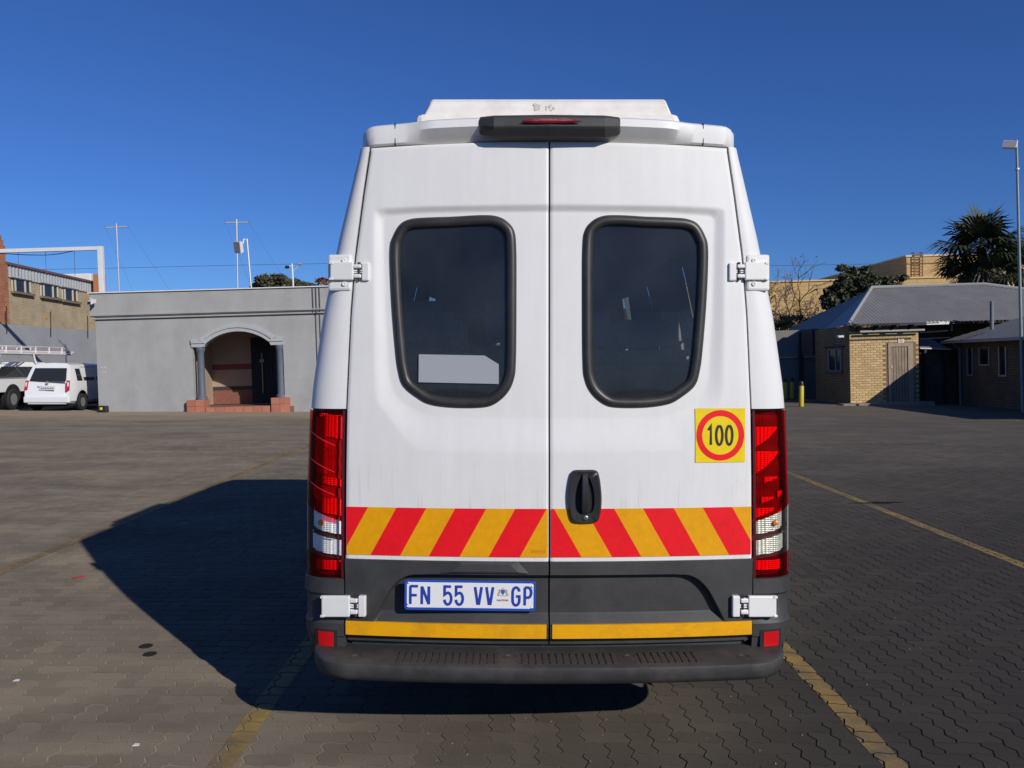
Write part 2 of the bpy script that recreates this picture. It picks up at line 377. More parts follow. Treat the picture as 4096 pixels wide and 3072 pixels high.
def clip(poly, x, keep_gt):
    out = []; n = len(poly)
    for i in range(n):
        a, b = poly[i], poly[(i + 1) % n]; ia, ib = (a[0] > x) == keep_gt, (b[0] > x) == keep_gt
        if ia: out.append(a)
        if ia != ib: t = (x - a[0]) / (b[0] - a[0]); out.append(tuple(a[k] + t * (b[k] - a[k]) for k in range(3)))
    return out
mv, mf, tone = [], [], []
for n, (i, j, k) in enumerate(cells):
    c = OUT[k].mean(0); px_, py_ = i * A_ + c[0], j * A_ + c[1]
    tx, ty, dz = rng.normal(0, .005), rng.normal(0, .005), rng.normal(0, .0004)
    if n < 300:
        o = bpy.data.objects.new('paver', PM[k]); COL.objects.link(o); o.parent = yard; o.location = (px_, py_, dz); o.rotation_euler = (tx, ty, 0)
    else:
        base = len(mv); t, b = TOP[k] - c, BOT[k] - c
        mv += [(px_ + x, py_ + y, dz + tx * y - ty * x) for x, y in t] + [(px_ + x, py_ + y, -.016) for x, y in b]
        mf.append(tuple(range(base, base + NV))); mf += [(base + q, base + q + NV, base + (q + 1) % NV + NV, base + (q + 1) % NV) for q in range(NV)]
        tone += [random.random()] * (NV + 1)
    for lx in LINES:
        if abs(px_ - lx) < .17:
            poly = [(px_ + x, py_ + y, dz + tx * y - ty * x + .0016) for x, y in (TOP[k] - c) * .992]
            e = random.uniform(-.006, .006)
            poly = clip(poly, lx - .052 + e, True); poly = clip(poly, lx + .052 + e, False) if len(poly) > 2 else []
            if len(poly) > 2: paint[lx].face(poly)
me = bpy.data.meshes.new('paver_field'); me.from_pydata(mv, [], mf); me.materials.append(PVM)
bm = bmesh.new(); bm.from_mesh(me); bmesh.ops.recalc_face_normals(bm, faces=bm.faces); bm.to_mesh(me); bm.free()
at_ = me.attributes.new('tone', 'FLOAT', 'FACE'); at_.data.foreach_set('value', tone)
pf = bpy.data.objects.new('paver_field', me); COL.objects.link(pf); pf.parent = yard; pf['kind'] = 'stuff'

def paintmat():
    m = mat('yellow_line_paint', (.36, .225, .045), .8, var=.2, vs=9, dirt=(.10, .09, .075), dirts=2.2, dirtamt=.9, bump=.4, bs=120, dlo=.38, dhi=.66)
    return m
PAINT = paintmat()
for k, lx in enumerate(LINES):
    p = paint[lx]
    if lx in (-3.98, 4.1): p.grid([[(lx - .05, y, -.006), (lx + .05, y, -.006)] for y in (Y_END + .02, 24.0)])
    nm = {-3.98: 'worn yellow bay line running past the outer edge of the van shadow', -1.17: 'yellow bay line just left of the van bumper', 1.545: 'yellow bay line just right of the van bumper', 4.1: 'thin yellow bay line across the dark paving on the right', -6.65: 'yellow bay line farthest left in the yard', 6.8: 'yellow bay line farthest right in the yard'}[lx]
    if p.f and lx in (-3.98, -1.17, 1.545, 4.1): p.build('bay_line', PAINT, kind='structure', label=nm, fixn=True)
# oil stain, litter
OIL = mat('oil_stain', (.020, .018, .016), .9, var=.3, vs=20, spec=.1)
def blob(cx, cy, rx, ry, z, n=40, rough=.35):
    ph = [random.uniform(0, 6.3) for _ in range(5)]; pts = []
    for i in range(n):
        q = 2 * math.pi * i / n; r = 1 + rough * sum(math.sin((k + 2) * q + ph[k]) / (k + 1.5) for k in range(5)) * .5
        pts.append((cx + rx * r * math.cos(q), cy + ry * r * math.sin(q), z))
    return MB().face(pts)
p = gnd(3520, 2012); blob(p.x, p.y, .26, .055, .004, rough=.9).build('oil_stain', OIL, kind='structure', label='black oil stain crossing the thin yellow line')
p = gnd(310, 2312)
LR = mat('red_scrap', (.5, .03, .03), .6)
MB().prism([(p.x - .04, p.y, .003), (p.x - .01, p.y - .015, .003), (p.x + .045, p.y + .02, .003), (p.x + .03, p.y + .035, .01), (p.x - .015, p.y + .02, .006)], (0, 0, .002)).build('paper_scrap', LR, label='small red scrap of paper lying left of the van shadow', cat='litter')
RB = mat('black_rubber', (.028, .026, .024), .95, var=.2, spec=.1)
for (x, y), l in (((584, 2586), 'upper of two black rubber discs beside the van shadow'), ((600, 2618), 'lower of two black rubber discs beside the van shadow')):
    p = gnd(x, y); MB().lathe([(.035, 0), (.038, .003), (.035, .005), (.012, .005), (.010, .003)], (p.x, p.y, .001), seg=20).build('rubber_disc', RB, label=l, cat='disc', group='black discs on the paving')
WS = mat('white_scrap', (.65, .65, .63), .6)
for (x, y), l in (((67, 2726), 'tiny white scrap on the paving at the lower left'), ((545, 2985), 'pale chip of plaster near the front yellow line')):
    p = gnd(x, y); MB().prism([(p.x - .015, p.y - .008, .003), (p.x + .014, p.y - .003, .003), (p.x + .01, p.y + .013, .004), (p.x - .008, p.y + .01, .006)], (0, 0, .003)).build('paper_scrap', WS, label=l, cat='litter')
# loose grit on the paving
v = MB()
for _ in range(420):
    y = 3.2 + 12 * random.random() ** 1.6; x = random.uniform(-.63 * y, .63 * y); r = random.uniform(.0015, .005)
    v.add([(x - r, y - r, .0), (x + r, y - r * .6, .0), (x + r * .5, y + r, .0), (x, y, r * 1.2)], [(0, 1, 3), (1, 2, 3), (2, 0, 3)])
v.build('grit', mat('grit', (.19, .165, .13), .9), kind='stuff', label='loose grit scattered over the paving', fixn=True)
# ------------------------------------------------------------------ the white van
XC = .153
def yd(u, z):
    return 3.38 + .052 * (u / .82) ** 2 + .028 * (np.maximum(0, (np.asarray(z) - 1.1) / 1.5)) ** 2
def W(u, z, off=0.): return (XC + float(u), float(yd(u, z)) - off, float(z))
def dv(x, y, add=0.):
    Y = 3.4
    for _ in range(5):
        p = at(x, y, Y); Y = float(yd(p.x - XC, p.z)) + add
    p = at(x, y, Y); return (p.x - XC, p.z)
def left(pts, add=0.): return [dv(x, y, add) for x, y in pts]
van = thing('van', 'tall white high-roof passenger van seen from behind with two rear doors', 'van', (XC, 3.4, 0), tilt=False)
WHITE = mat('white_paint', (.775, .765, .75), .5, var=.028, vs=3, aniso=(7, 7, .7), coat=.22, dirt=(.56, .53, .48), dirts=5, dirtamt=.16, film=(.40, .36, .31))
WHITE2 = mat('white_plastic', (.76, .76, .74), .45, var=.03, dirt=(.55, .52, .47), dirts=5, dirtamt=.25)
BLK = mat('black_plastic', (.036, .036, .037), .55, var=.18, vs=7, bump=.12, bs=300, dirt=(.11, .105, .10), dirts=3, dirtamt=.35)
RUB = mat('rubber_seal', (.028, .027, .027), .42, var=.2, vs=14, dirt=(.09, .08, .07), dirts=6, dirtamt=.3)
DARK = mat('dark_gap', (.012, .012, .012), .8)
GREYIN = mat('cabin_trim', (.18, .18, .19), .8)
SEATM = mat('seat_fabric', (.60, .60, .62), .9, var=.2, vs=20)
GLASS = glassmat('tinted_rear_glass', (.42, .44, .46), dust=.04, dustcol=(.44, .46, .50))
GLASS2 = glassmat('tinted_side_glass', (.62, .63, .64), dust=.02)
def refl(name, col, rough=.45):
    return mat(name, col, rough, var=.07, vs=40, bump=.12, bs=700, spec=.25, dirt=(col[0] * .7, col[1] * .7, col[2] * .7), dirts=9, dirtamt=.35)
TRED, TYEL, TAMB = refl('red_reflective_tape', (.84, .010, .018)), refl('amber_reflective_tape', (.80, .36, .004)), mat('amber_tape', (.82, .385, .004), .5, spec=.2, var=.10, vs=30, aniso=(1, 1, 14), dirt=(.35, .17, .02), dirts=8, dirtamt=.5, bump=.2, bs=500)
STY = refl('yellow_sticker', (.86, .62, .006))
BLKP = mat('black_print', (.012, .012, .012), .5)

# door outline: half width of the pair at height z
EDGE = sorted([(p[1], -p[0]) for p in left([(1481, 588), (1455, 760), (1422, 1010), (1403, 1250), (1386, 1630), (1382, 1900), (1380, 2240), (1385, 2560)])])
def ue(z): return np.interp(z, [e[0] for e in EDGE], [e[1] for e in EDGE])
ZB = dv(1700, 2575)[1]; ZSPLIT = dv(2000, 2245)[1]      # bottom of the doors, top of the black cladding
zt_c, zt_e = dv(2198, 562)[1], dv(1484, 590)[1]
def ztop(u): return zt_c + (zt_e - zt_c) * (abs(u) / .76) ** 2
# pressed recess round the windows
O_ = left([(2300, 815), (1700, 822), (1500, 832), (1490, 850), (1491, 1300), (1494, 1560), (1502, 1610), (1624, 1774), (1663, 1807), (1779, 1817), (2300, 1820)])
I_ = left([(2300, 846), (1700, 852), (1545, 862), (1535, 880), (1545, 1250), (1562, 1520), (1590, 1590), (1648, 1628), (1721, 1656), (1957, 1663), (2300, 1663)])
O_ = roundpoly(O_, [0, .02, .03, .03, .02, .05, .05, .05, .05, .05, 0]); I_ = roundpoly(I_, [0, .02, .03, .03, .02, .05, .05, .05, .05, .05, 0])
WIN = smooth_closed(left([(1811, 864), (1700, 868), (1640, 874), (1600, 893), (1571, 938), (1557, 1000), (1563, 1191), (1578, 1384), (1590, 1480), (1612, 1545), (1674, 1596), (1722, 1619), (1804, 1631), (1915, 1632), (1973, 1620), (2026, 1577), (2055, 1519), (2064, 1432), (2066, 1143), (2065, 1000), (2058, 925), (2030, 885), (1985, 862), (1920, 858)]), 144)
def shrink(poly, d): return inset(poly if np.sum(poly[:, 0] * np.roll(poly[:, 1], -1) - np.roll(poly[:, 0], -1) * poly[:, 1]) > 0 else poly[::-1], d)
WGL = shrink(WIN, .030); WHOLE = shrink(WIN, .022); WMID = shrink(WIN, .023)
def emboss(u, z):      # u<0 side
    P = np.stack([np.ravel(u), np.ravel(z)], 1); dO, iO = poly_dist(P, O_); dI, iI = poly_dist(P, I_)
    t = np.where(iI, 1., np.where(iO, dO / (dO + dI + 1e-9), 0.)); t = np.clip((t - .06) / .88, 0, 1); t = .6 * t + .4 * t * t * (3 - 2 * t)
    return (t * .014).reshape(np.shape(u))
def door(sgn):
    ns, nz = 120, 300
    s = np.linspace(0, 1, ns); z0 = ZSPLIT - .02
    Z = np.zeros((nz, ns)); U = np.zeros((nz, ns))
    for i, t in enumerate(np.linspace(0, 1, nz)):
        for _ in range(2):
            e = ue(z0 + t * (zt_c - z0)) - .003; u = .0035 + s * (e - .0035)
            U[i] = u; Z[i] = z0 + t * (np.array([ztop(q) for q in u]) - .004 - z0)
    E = emboss(-U, Z); Y = yd(U, Z) + E
    # pressed edges: roll the outer rim inwards a little
    rim = np.minimum.reduce([s[None, :] * .80 * np.ones_like(Z), (1 - s)[None, :] * .80 * np.ones_like(Z), (np.linspace(0, 1, nz)[::-1] * 1.5)[:, None] * np.ones_like(Z)])
    Y = Y + .004 * np.clip(1 - rim / .010, 0, 1) ** 2
    idx = np.arange(nz * ns).reshape(nz, ns)
    cu = (U[:-1, :-1] + U[1:, 1:]) / 2; cz = (Z[:-1, :-1] + Z[1:, 1:]) / 2
    _, hole = poly_dist(np.stack([-cu.ravel(), cz.ravel()], 1), WHOLE)
    quads = np.stack([idx[:-1, :-1], idx[:-1, 1:], idx[1:, 1:], idx[1:, :-1]], -1).reshape(-1, 4)[~hole]
    m = MB(); m.v = [(XC + sgn * float(a), float(b), float(c)) for a, b, c in zip(U.ravel(), Y.ravel(), Z.ravel())]; m.f = [tuple(int(i) for i in q) for q in quads]
    for line in (idx[:, 0], idx[:, -1], idx[-1, :]):     # returned flanges
        m.grid([[m.v[i] for i in line], [(m.v[i][0], m.v[i][1] + .045, m.v[i][2]) for i in line]])
    return m.build('rear_door', WHITE, van, smooth=True, sharp=50, label='white rear door with a tinted window, ' + ('number plate side' if sgn < 0 else 'door handle side'))
DOOR = {-1: door(-1), 1: door(1)}

def mirror(poly, sgn): return [(p[0] * (1 if sgn < 0 else -1), p[1]) for p in poly]
for sgn in (-1, 1):
    D = DOOR[sgn]
    # glass
    g = mirror(WGL, sgn); us = [p[0] for p in g]; zs = [p[1] for p in g]; c = (sum(us) / len(us), sum(zs) / len(zs))
    MB().add([W(c[0], c[1], -.021)] + [W(p[0], p[1], -.021) for p in g], [(0, i + 1, (i + 1) % len(g) + 1) for i in range(len(g))]).build('window_glass', GLASS, D, smooth=True)
    # rubber seal swept round the opening
    mid = mirror(WMID, sgn); n = len(mid); rows = []
    prof = [(-.024, -.022), (-.024, .002), (-.020, .010), (-.010, .0165), (.002, .0175), (.013, .012), (.0185, .004), (.021, -.008), (.023, -.024)]
    mm = np.array(mid); tang = np.roll(mm, -1, 0) - np.roll(mm, 1, 0); tang /= np.linalg.norm(tang, axis=1)[:, None]; nor = np.stack([-tang[:, 1], tang[:, 0]], 1)
    area = np.sum(mm[:, 0] * np.roll(mm[:, 1], -1) - np.roll(mm[:, 0], -1) * mm[:, 1])
    if area < 0: nor = -nor          # towards the inside
    for i in range(n + 1):
        i %= n; rows.append([W(mm[i, 0] + nor[i, 0] * a, mm[i, 1] + nor[i, 1] * a, h - .017) for a, h in prof])
    MB().grid(rows).build('window_seal', RUB, D, smooth=True, sharp=60)
    # cladding with the plate recess
    ns, nz = 230, 130; s = np.linspace(0, 1, ns); ZC = ZSPLIT
    RC = left([(2400, 2296), (1700, 2294), (1640, 2296), (1602, 2312), (1560, 2352), (1490, 2486), (1480, 2700), (2400, 2700)]); RC = roundpoly(RC, [0, .02, .03, .06, .04, .01, 0, 0])
    U = np.zeros((nz, ns)); Z = np.zeros((nz, ns))
    for i, t in enumerate(np.linspace(0, 1, nz)):
        z = ZB + t * (ZC - ZB); U[i] = .0035 + s * (ue(z) - .002 - .0035); Z[i] = z
    P = np.stack([-U.ravel(), Z.ravel()], 1); d, ins = poly_dist(P, RC); t = np.where(ins, np.clip(d / .010, 0, 1), 0.).reshape(U.shape); t = t * t * (3 - 2 * t)
    fade = np.clip((Z - dv(1700, 2500)[1]) / .05, 0, 1); t = t * fade
    zl = dv(1700, 2545)[1]; low = np.clip((zl - Z) / .02, 0, 1)
    Y = yd(U, Z) - .012 + t * .034 + low * .03
    m = MB(); m.v = [(XC + sgn * float(a), float(b), float(c)) for a, b, c in zip(U.ravel(), Y.ravel(), Z.ravel())]
    idx = np.arange(nz * ns).reshape(nz, ns); m.f = [tuple(int(i) for i in q) for q in np.stack([idx[:-1, :-1], idx[:-1, 1:], idx[1:, 1:], idx[1:, :-1]], -1).reshape(-1, 4)]
    for line in (idx[:, 0], idx[:, -1], idx[-1, :], idx[0, :]): m.grid([[m.v[i] for i in line], [(m.v[i][0], m.v[i][1] + .05, m.v[i][2]) for i in line]])
    m.build('door_cladding', BLK, D, smooth=True, sharp=35)
    # amber strip along the bottom of the door
    rows = []
    for k, (ya, yb) in enumerate(((2476, 2540), (2490, 2551))): pass
    seg = 24; r0, r1 = [], []
    for i in range(seg + 1):
        u = .012 + (ue(.55) - .014) * i / seg; za, zb = dv(2198, 2495)[1], dv(2198, 2550)[1]
        r0.append((XC + sgn * u, float(yd(u, za)) - .0165, za)); r1.append((XC + sgn * u, float(yd(u, zb)) - .0165, zb))
    back = lambda r: [(p[0], p[1] + .02, p[2]) for p in r]
    MB().grid([back(r0), r0, r1, back(r1)]).build('amber_strip', TAMB, D, smooth=True, sharp=30)

# chevron tape: red and amber bars, each a piece
zt1, zb1 = dv(2198, 2035)[1], dv(2198, 2229)[1]
def clip2(poly, lim, gt):
    out = []
    for i in range(len(poly)):
        a, b = poly[i], poly[(i + 1) % len(poly)]; ia, ib = (a[0] > lim) == gt, (b[0] > lim) == gt
        if ia: out.append(a)
        if ia != ib: t = (lim - a[0]) / (b[0] - a[0]); out.append((lim, a[1] + t * (b[1] - a[1])))
    return out
def bars(sgn, tops, shift, first_red, lo, hi):
    for i in range(len(tops) - 1):
        a, b = tops[i], tops[i + 1]
        poly = [(a + shift, zb1), (b + shift, zb1), (b, zt1), (a, zt1)]
        poly = clip2(poly, lo, True); poly = clip2(poly, hi, False) if len(poly) > 2 else []
        if len(poly) < 3: continue
        red = (i % 2 == 0) == first_red
        fp = []
        for q in range(len(poly)):       # extra points so that the bar bends with the door
            a2, b2 = poly[q], poly[(q + 1) % len(poly)]
            for t in (0, .5): fp.append((a2[0] + (b2[0] - a2[0]) * t, a2[1] + (b2[1] - a2[1]) * t))
        cu, cz = sum(p[0] for p in fp) / len(fp), sum(p[1] for p in fp) / len(fp)
        vs = [W(cu, cz, .0028)] + [W(u, z, .0028) for u, z in fp]
        MB().add(vs, [(0, k + 1, (k + 1) % len(fp) + 1) for k in range(len(fp))]).build('red_bar' if red else 'amber_bar', TRED if red else TYEL, DOOR[sgn], smooth=True)
def u0(x, y=2030): return dv(x, y)[0]
pl = [u0(x) for x in (1240, 1472.6, 1586, 1705.5, 1821, 1945, 2061, 2186.5, 2310)]
bars(-1, pl, u0(1482, 2225) - u0(1586), True, -ue(.95) + .006, -.006)
pr = [u0(x) for x in (2090, 2216, 2338, 2456, 2571, 2694, 2810, 2928, 3040, 3150)]
bars(1, pr, u0(2565, 2225) - u0(2456), True, .006, ue(.95) - .006)
a_, b_ = dv(2126, 2200), dv(2180, 2211); m = MB(); w_ = .0016
for (p, q) in (((a_[0], a_[1]), (b_[0], a_[1])), ((a_[0], b_[1]), (b_[0], b_[1])), ((a_[0], a_[1]), (a_[0], b_[1])), ((b_[0], a_[1]), (b_[0], b_[1])), ((a_[0] + .004, (a_[1] + b_[1]) / 2), (b_[0] - .004, (a_[1] + b_[1]) / 2))):
    Lf, Rt = ribbon([p, q], w_); m.face([W(*Lf[0], .0034), W(*Rt[0], .0034), W(*Rt[1], .0034), W(*Lf[1], .0034)])
m.build('approval_mark', mat('mark_red', (.55, .10, .01), .5), DOOR[-1])

# speed sticker 100
su, sz = dv(2881, 1741); sa = (dv(2983, 1741)[0] - dv(2785, 1741)[0]) / 2; sb = sa * 1.06
pl_ = lambda u, z, l=0.: W(su + u, sz + z, .003 + l - float(emboss(np.array([-(su + u)]), np.array([sz + z]))[0]))
MB().grid([[pl_(a, b) for a in np.linspace(-sa, sa, 13)] for b in np.linspace(-sb, sb, 13)]).build('speed_sticker', STY, DOOR[1], smooth=True)
stk = [o for o in bpy.data.objects if o.name == 'speed_sticker'][0]
m = MB(); n = 48; ro, ri = sa * .965, sa * .735
m.add([pl_(r * math.cos(2 * math.pi * i / n), r * math.sin(2 * math.pi * i / n) * 1.03, .0006) for i in range(n) for r in (ro, ri)], [(2 * i, 2 * i + 1, (2 * i + 3) % (2 * n), (2 * i + 2) % (2 * n)) for i in range(n)]).build('red_ring', TRED, stk)
m = MB(); hh = sa * .74
for ch, x in (('1', -.54), ('0', -.17), ('0', .23)): glyph(m, ch, x * sa, -hh / 2, sa * .25, hh, sa * .105, lambda a, b, l: pl_(a, b, .0006 + l))
m.build('digits', BLKP, stk)

# number plate
PB = mat('plate_blue', (.018, .075, .42), .4); PW = mat('plate_white', (.78, .78, .79), .35, var=.03, vs=40); PINK = mat('plate_ink', (.018, .05, .36), .45)
pu, pz = dv(1881, 2379); ps = float(yd(pu, pz)); pw, ph = dv(2143, 2379)[0] - pu, .062
rot = -.013
def PL(u, z, l=0.): return (XC + pu + u * math.cos(rot) - z * math.sin(rot), ps - .010 - l, pz + u * math.sin(rot) + z * math.cos(rot))
out_ = roundpoly([(-pw, -ph), (pw, -ph), (pw, ph), (-pw, ph)], .014)
plate = MB().prism([PL(u, z, .004) for u, z in out_], (0, .010, 0)).build('number_plate', PB, DOOR[-1], bevel=.0015)
MB().face([PL(u, z, .0048) for u, z in roundpoly([(-pw + .0105, -ph + .0115), (pw - .0095, -ph + .0115), (pw - .0095, ph - .0085), (-pw + .0105, ph - .0085)], .008)]).build('plate_face', PW, plate)
def pxl(x): return (x - 1034) / 974 * pw
def pzl(y): return -(y - 297) / 232 * ph
for ch, xa, xb in (('F', 150, 262), ('N', 320, 425), ('5', 655, 757), ('5', 825, 927), ('V', 1108, 1205), ('V', 1277, 1374), ('G', 1665, 1765), ('P', 1840, 1940)):
    m = MB(); glyph(m, ch, pxl(xa), -.0405, pxl(xb) - pxl(xa), .081 - .011 + .004, .0112, lambda a, b, l: PL(a, b + .0035, .0056 + l)); m.build('letter', PINK, plate)

# crest: shield between two supporters, with the province name
gold, navy, redp = mat('crest_gold', (.50, .33, .10), .5), mat('crest_blue', (.02, .12, .55), .5), mat('crest_red', (.42, .03, .04), .5)
cx_, cz_ = pxl(1520), .018
MB().face([PL(cx_ + a, cz_ + b, .0058) for a, b in ((-.008, .009), (.008, .009), (.0085, 0), (.005, -.008), (0, -.013), (-.005, -.008), (-.0085, 0))]).build('crest_shield', navy, plate)
m = MB()
for s in (-1, 1):
    m.face([PL(cx_ + s * a, cz_ + b, .0058) for a, b in ((.010, .008), (.014, .011), (.018, .007), (.017, .000), (.020, -.006), (.0225, -.0125), (.016, -.0135), (.013, -.008), (.0105, -.004))])
m.face([PL(cx_ + a, cz_ + b, .0057) for a, b in ((-.024, -.0145), (.024, -.0145), (.022, -.0175), (-.022, -.0175))])
m.face([PL(cx_ + a, cz_ + b, .0059) for a, b in ((-.006, .011), (.006, .011), (.007, .014), (.003, .0125), (0, .018), (-.003, .0125), (-.007, .014))])
m.build('crest_supporters', gold, plate)
m = MB()
for k, ch in enumerate('GAUTENG'): glyph(m, ch, cx_ - .0235 + k * .00685, -.0235 + .0035, .0048, .0068, .0014, lambda a, b, l: PL(a, b, .0058 + l))
m.build('crest_lettering', redp, plate)
for x, y in ((115, 108), (107, 436), (1951, 143), (1948, 473)):
    m = MB().lathe([(.0042, 0), (.0042, .0015), (.002, .0024)], (0, 0, 0), axis='y', seg=10); o = PL(pxl(x), pzl(y), .005); m.v = [(v[0] + o[0], o[1] - v[1], v[2] + o[2]) for v in m.v]
    m.build('screw', mat('screw', (.6, .58, .55), .4, metal=.8) if 'screw' not in bpy.data.materials else bpy.data.materials['screw'], plate)
# plate lamp hood
ha, hb = dv(1760, 2252)[0], dv(2120, 2246)[0]; hz0, hz1 = dv(1760, 2294)[1], dv(1760, 2240)[1]
m = MB()
m.add([W(ha + .07, hz1, .014), W(hb - .05, hz1, .014), W(hb, hz0 + .004, .016), W(ha, hz0 + .004, .016), W(ha + .09, hz1 - .012, .020), W(hb - .08, hz1 - .012, .020), W(hb - .05, hz0 + .012, .024), W(ha + .05, hz0 + .012, .024)], [(0, 1, 5, 4), (1, 2, 6, 5), (2, 3, 7, 6), (3, 0, 4, 7), (4, 5, 6, 7)])
m.build('plate_lamp_hood', BLK, DOOR[-1], bevel=.004)

# door handle
hu, hz = dv(2338, 1985); hw_, hh_ = .069, .109
fr = [(hu + a, hz + b) for a, b in smooth_closed([(-.045, .107), (0, .109), (.045, .107), (.060, .085), (.069, .02), (.070, -.03), (.064, -.075), (.052, -.103), (.02, -.110), (-.02, -.110), (-.048, -.103), (-.062, -.075), (-.069, -.02), (-.068, .03), (-.058, .088)], 60)]
inn = [(hu + a, hz + b) for a, b in smooth_closed([(-.016, .075), (0, .080), (.016, .075), (.032, .03), (.036, -.02), (.030, -.055), (.012, -.066), (-.012, -.066), (-.032, -.055), (-.037, -.02), (-.032, .03)], 60)]
n1 = len(fr); k2 = len(inn)
inn2 = [inn[int(i * k2 / n1)] for i in range(n1)]
# align the starting angle
def srt(p): return sorted(p, key=lambda q: math.atan2(q[1] - hz, q[0] - hu))
fr, inn2 = srt(fr), srt([inn[i * k2 // n1] for i in range(n1)])
rows = [[W(*p, -.002) for p in fr + fr[:1]], [W(hu + (p[0] - hu) * .985, hz + (p[1] - hz) * .985, .014) for p in fr + fr[:1]],
        [W(hu + (p[0] - hu) * .9, hz + (p[1] - hz) * .93, .020) for p in fr + fr[:1]], [W(hu + (p[0] - hu) * 1.1, hz + (p[1] - hz) * 1.06, .017) for p in inn2 + inn2[:1]],
        [W(*p, .006) for p in inn2 + inn2[:1]], [W(hu + (p[0] - hu) * .9, hz + (p[1] - hz) * .95, .0035) for p in inn2 + inn2[:1]]]
HB = mat('handle_black', (.022, .022, .024), .38, var=.15, bump=.1, bs=250)
hd = MB().grid(rows).build('door_handle', HB, DOOR[1], smooth=True, sharp=45)
MB().face([W(*p, .004) for p in inn2]).build('handle_bowl', mat('bowl_black', (.008, .008, .008), .6), hd)
rows = []
for z, w, o in ((.098, .009, .018), (.09, .012, .028), (.05, .0135, .036), (0, .0145, .038), (-.04, .0145, .036), (-.066, .014, .028), (-.07, .013, .006)):
    rows.append([W(hu + a * w, hz + z, o - d) for a, d in ((-1, .016), (-1, .004), (-.7, 0), (.7, 0), (1, .004), (1, .016))])
MB().grid(rows).build('grip', HB, hd, smooth=True, sharp=35)
o = W(hu + .003, hz - .086, .0215)
m = MB().lathe([(.0105, -.004), (.0105, .002), (.009, .003), (.002, .003)], (0, 0, 0), axis='y', seg=18); m.v = [(v[0] + o[0], o[1] - v[1], v[2] + o[2]) for v in m.v]
m.build('lock', mat('lock_metal', (.35, .34, .33), .35, metal=.9), hd, smooth=True)

# window paper behind the glass, one corner cut off
q = [dv(x, y) for x, y in ((1674, 1417), (1938, 1422), (1995, 1457), (1995, 1536), (1673, 1529))]
MB().prism([W(u, z, -.012) for u, z in q], (0, .0008, 0)).build('window_notice', mat('notice_paper', (.34, .36, .40), .7), DOOR[-1])
# dark seal behind the door gaps
MB().grid([[(XC + u, float(yd(0, z)) + .05, z) for u in (-.03, .03)] for z in np.linspace(ZB, zt_c + .01, 12)]).build('centre_seal', DARK, van)

# ---------------- pillars, lamps, shell
OUTL = sorted([(p[1], -p[0]) for p in left([(1452, 585), (1440, 640), (1425, 700), (1361, 963), (1296, 1278), (1259, 1537), (1250, 1640), (1237, 2015), (1237, 2300), (1240, 2450), (1250, 2600)], .11)])
def uo(z): return float(np.interp(z, [e[0] for e in OUTL], [e[1] for e in OUTL]))
DEP = .12
def pil(sgn, a, z, off=0.):
    ug = float(ue(z)) + .004; U_ = uo(z); q = a * math.pi / 2
    u = ug + (U_ - ug) * math.sin(q) ** .95; y = float(yd(ug, z)) + .004 + DEP * (1 - math.cos(q)) ** 1.25
    nx, ny = math.sin(q) ** 2, -math.cos(q)
    return (XC + sgn * (u + off * nx), y + off * ny, z)
def zn(x, y, add=.03): return dv(x, y, add)[1]
zL0, zL1 = zn(1300, 2300), zn(1300, 1636)         # lamp bottom and top
zP1 = zt_e + .004
for sgn in (-1, 1):
    rows = []
    for z in np.linspace(zL1 + .003, zP1, 30):
        g = pil(sgn, 0, z); rows.append([(g[0] - sgn * .0, g[1] + .06, z), g] + [pil(sgn, a, z) for a in np.linspace(.06, 1, 14)])
    p = MB().grid(rows).build('rear_pillar', WHITE, van, smooth=True, sharp=50)
    # lower corner cladding
    rows = []
    for z, o in ((.43, 0), (.47, .004), (zn(1300, 2536), .004), (zn(1300, 2530), .010), (zn(1300, 2480), .012), (zn(1300, 2466), .003), (zn(1300, 2372), .003), (zn(1300, 2362), .014), (zL0 - .004, .010), (zL0 - .001, -.01)):
        g = pil(sgn, 0, z, o); rows.append([(g[0], g[1] + .08, z), g] + [pil(sgn, a, z, o) for a in np.linspace(.08, 1, 12)])
    cc = MB().grid(rows).build('corner_cladding', BLK, van, smooth=True, sharp=30)
    a0, a1 = .155, .41; z0, z1 = zn(1300, 2569), zn(1300, 2512)
    MB().grid([[pil(sgn, a, z, .016) for a in np.linspace(a0, a1, 6)] for z in np.linspace(z0, z1, 5)]).build('red_reflector', refl('reflector_red' + str(sgn), (.55, .008, .012), .2), cc, smooth=True)
    rows = [[pil(sgn, a, z, .0135) for a in np.linspace(a0 - .05, a1 + .06, 6)] for z in np.linspace(z0 - .008, z1 + .008, 5)]
    MB().grid(rows).build('reflector_frame', DARK, cc, smooth=True)

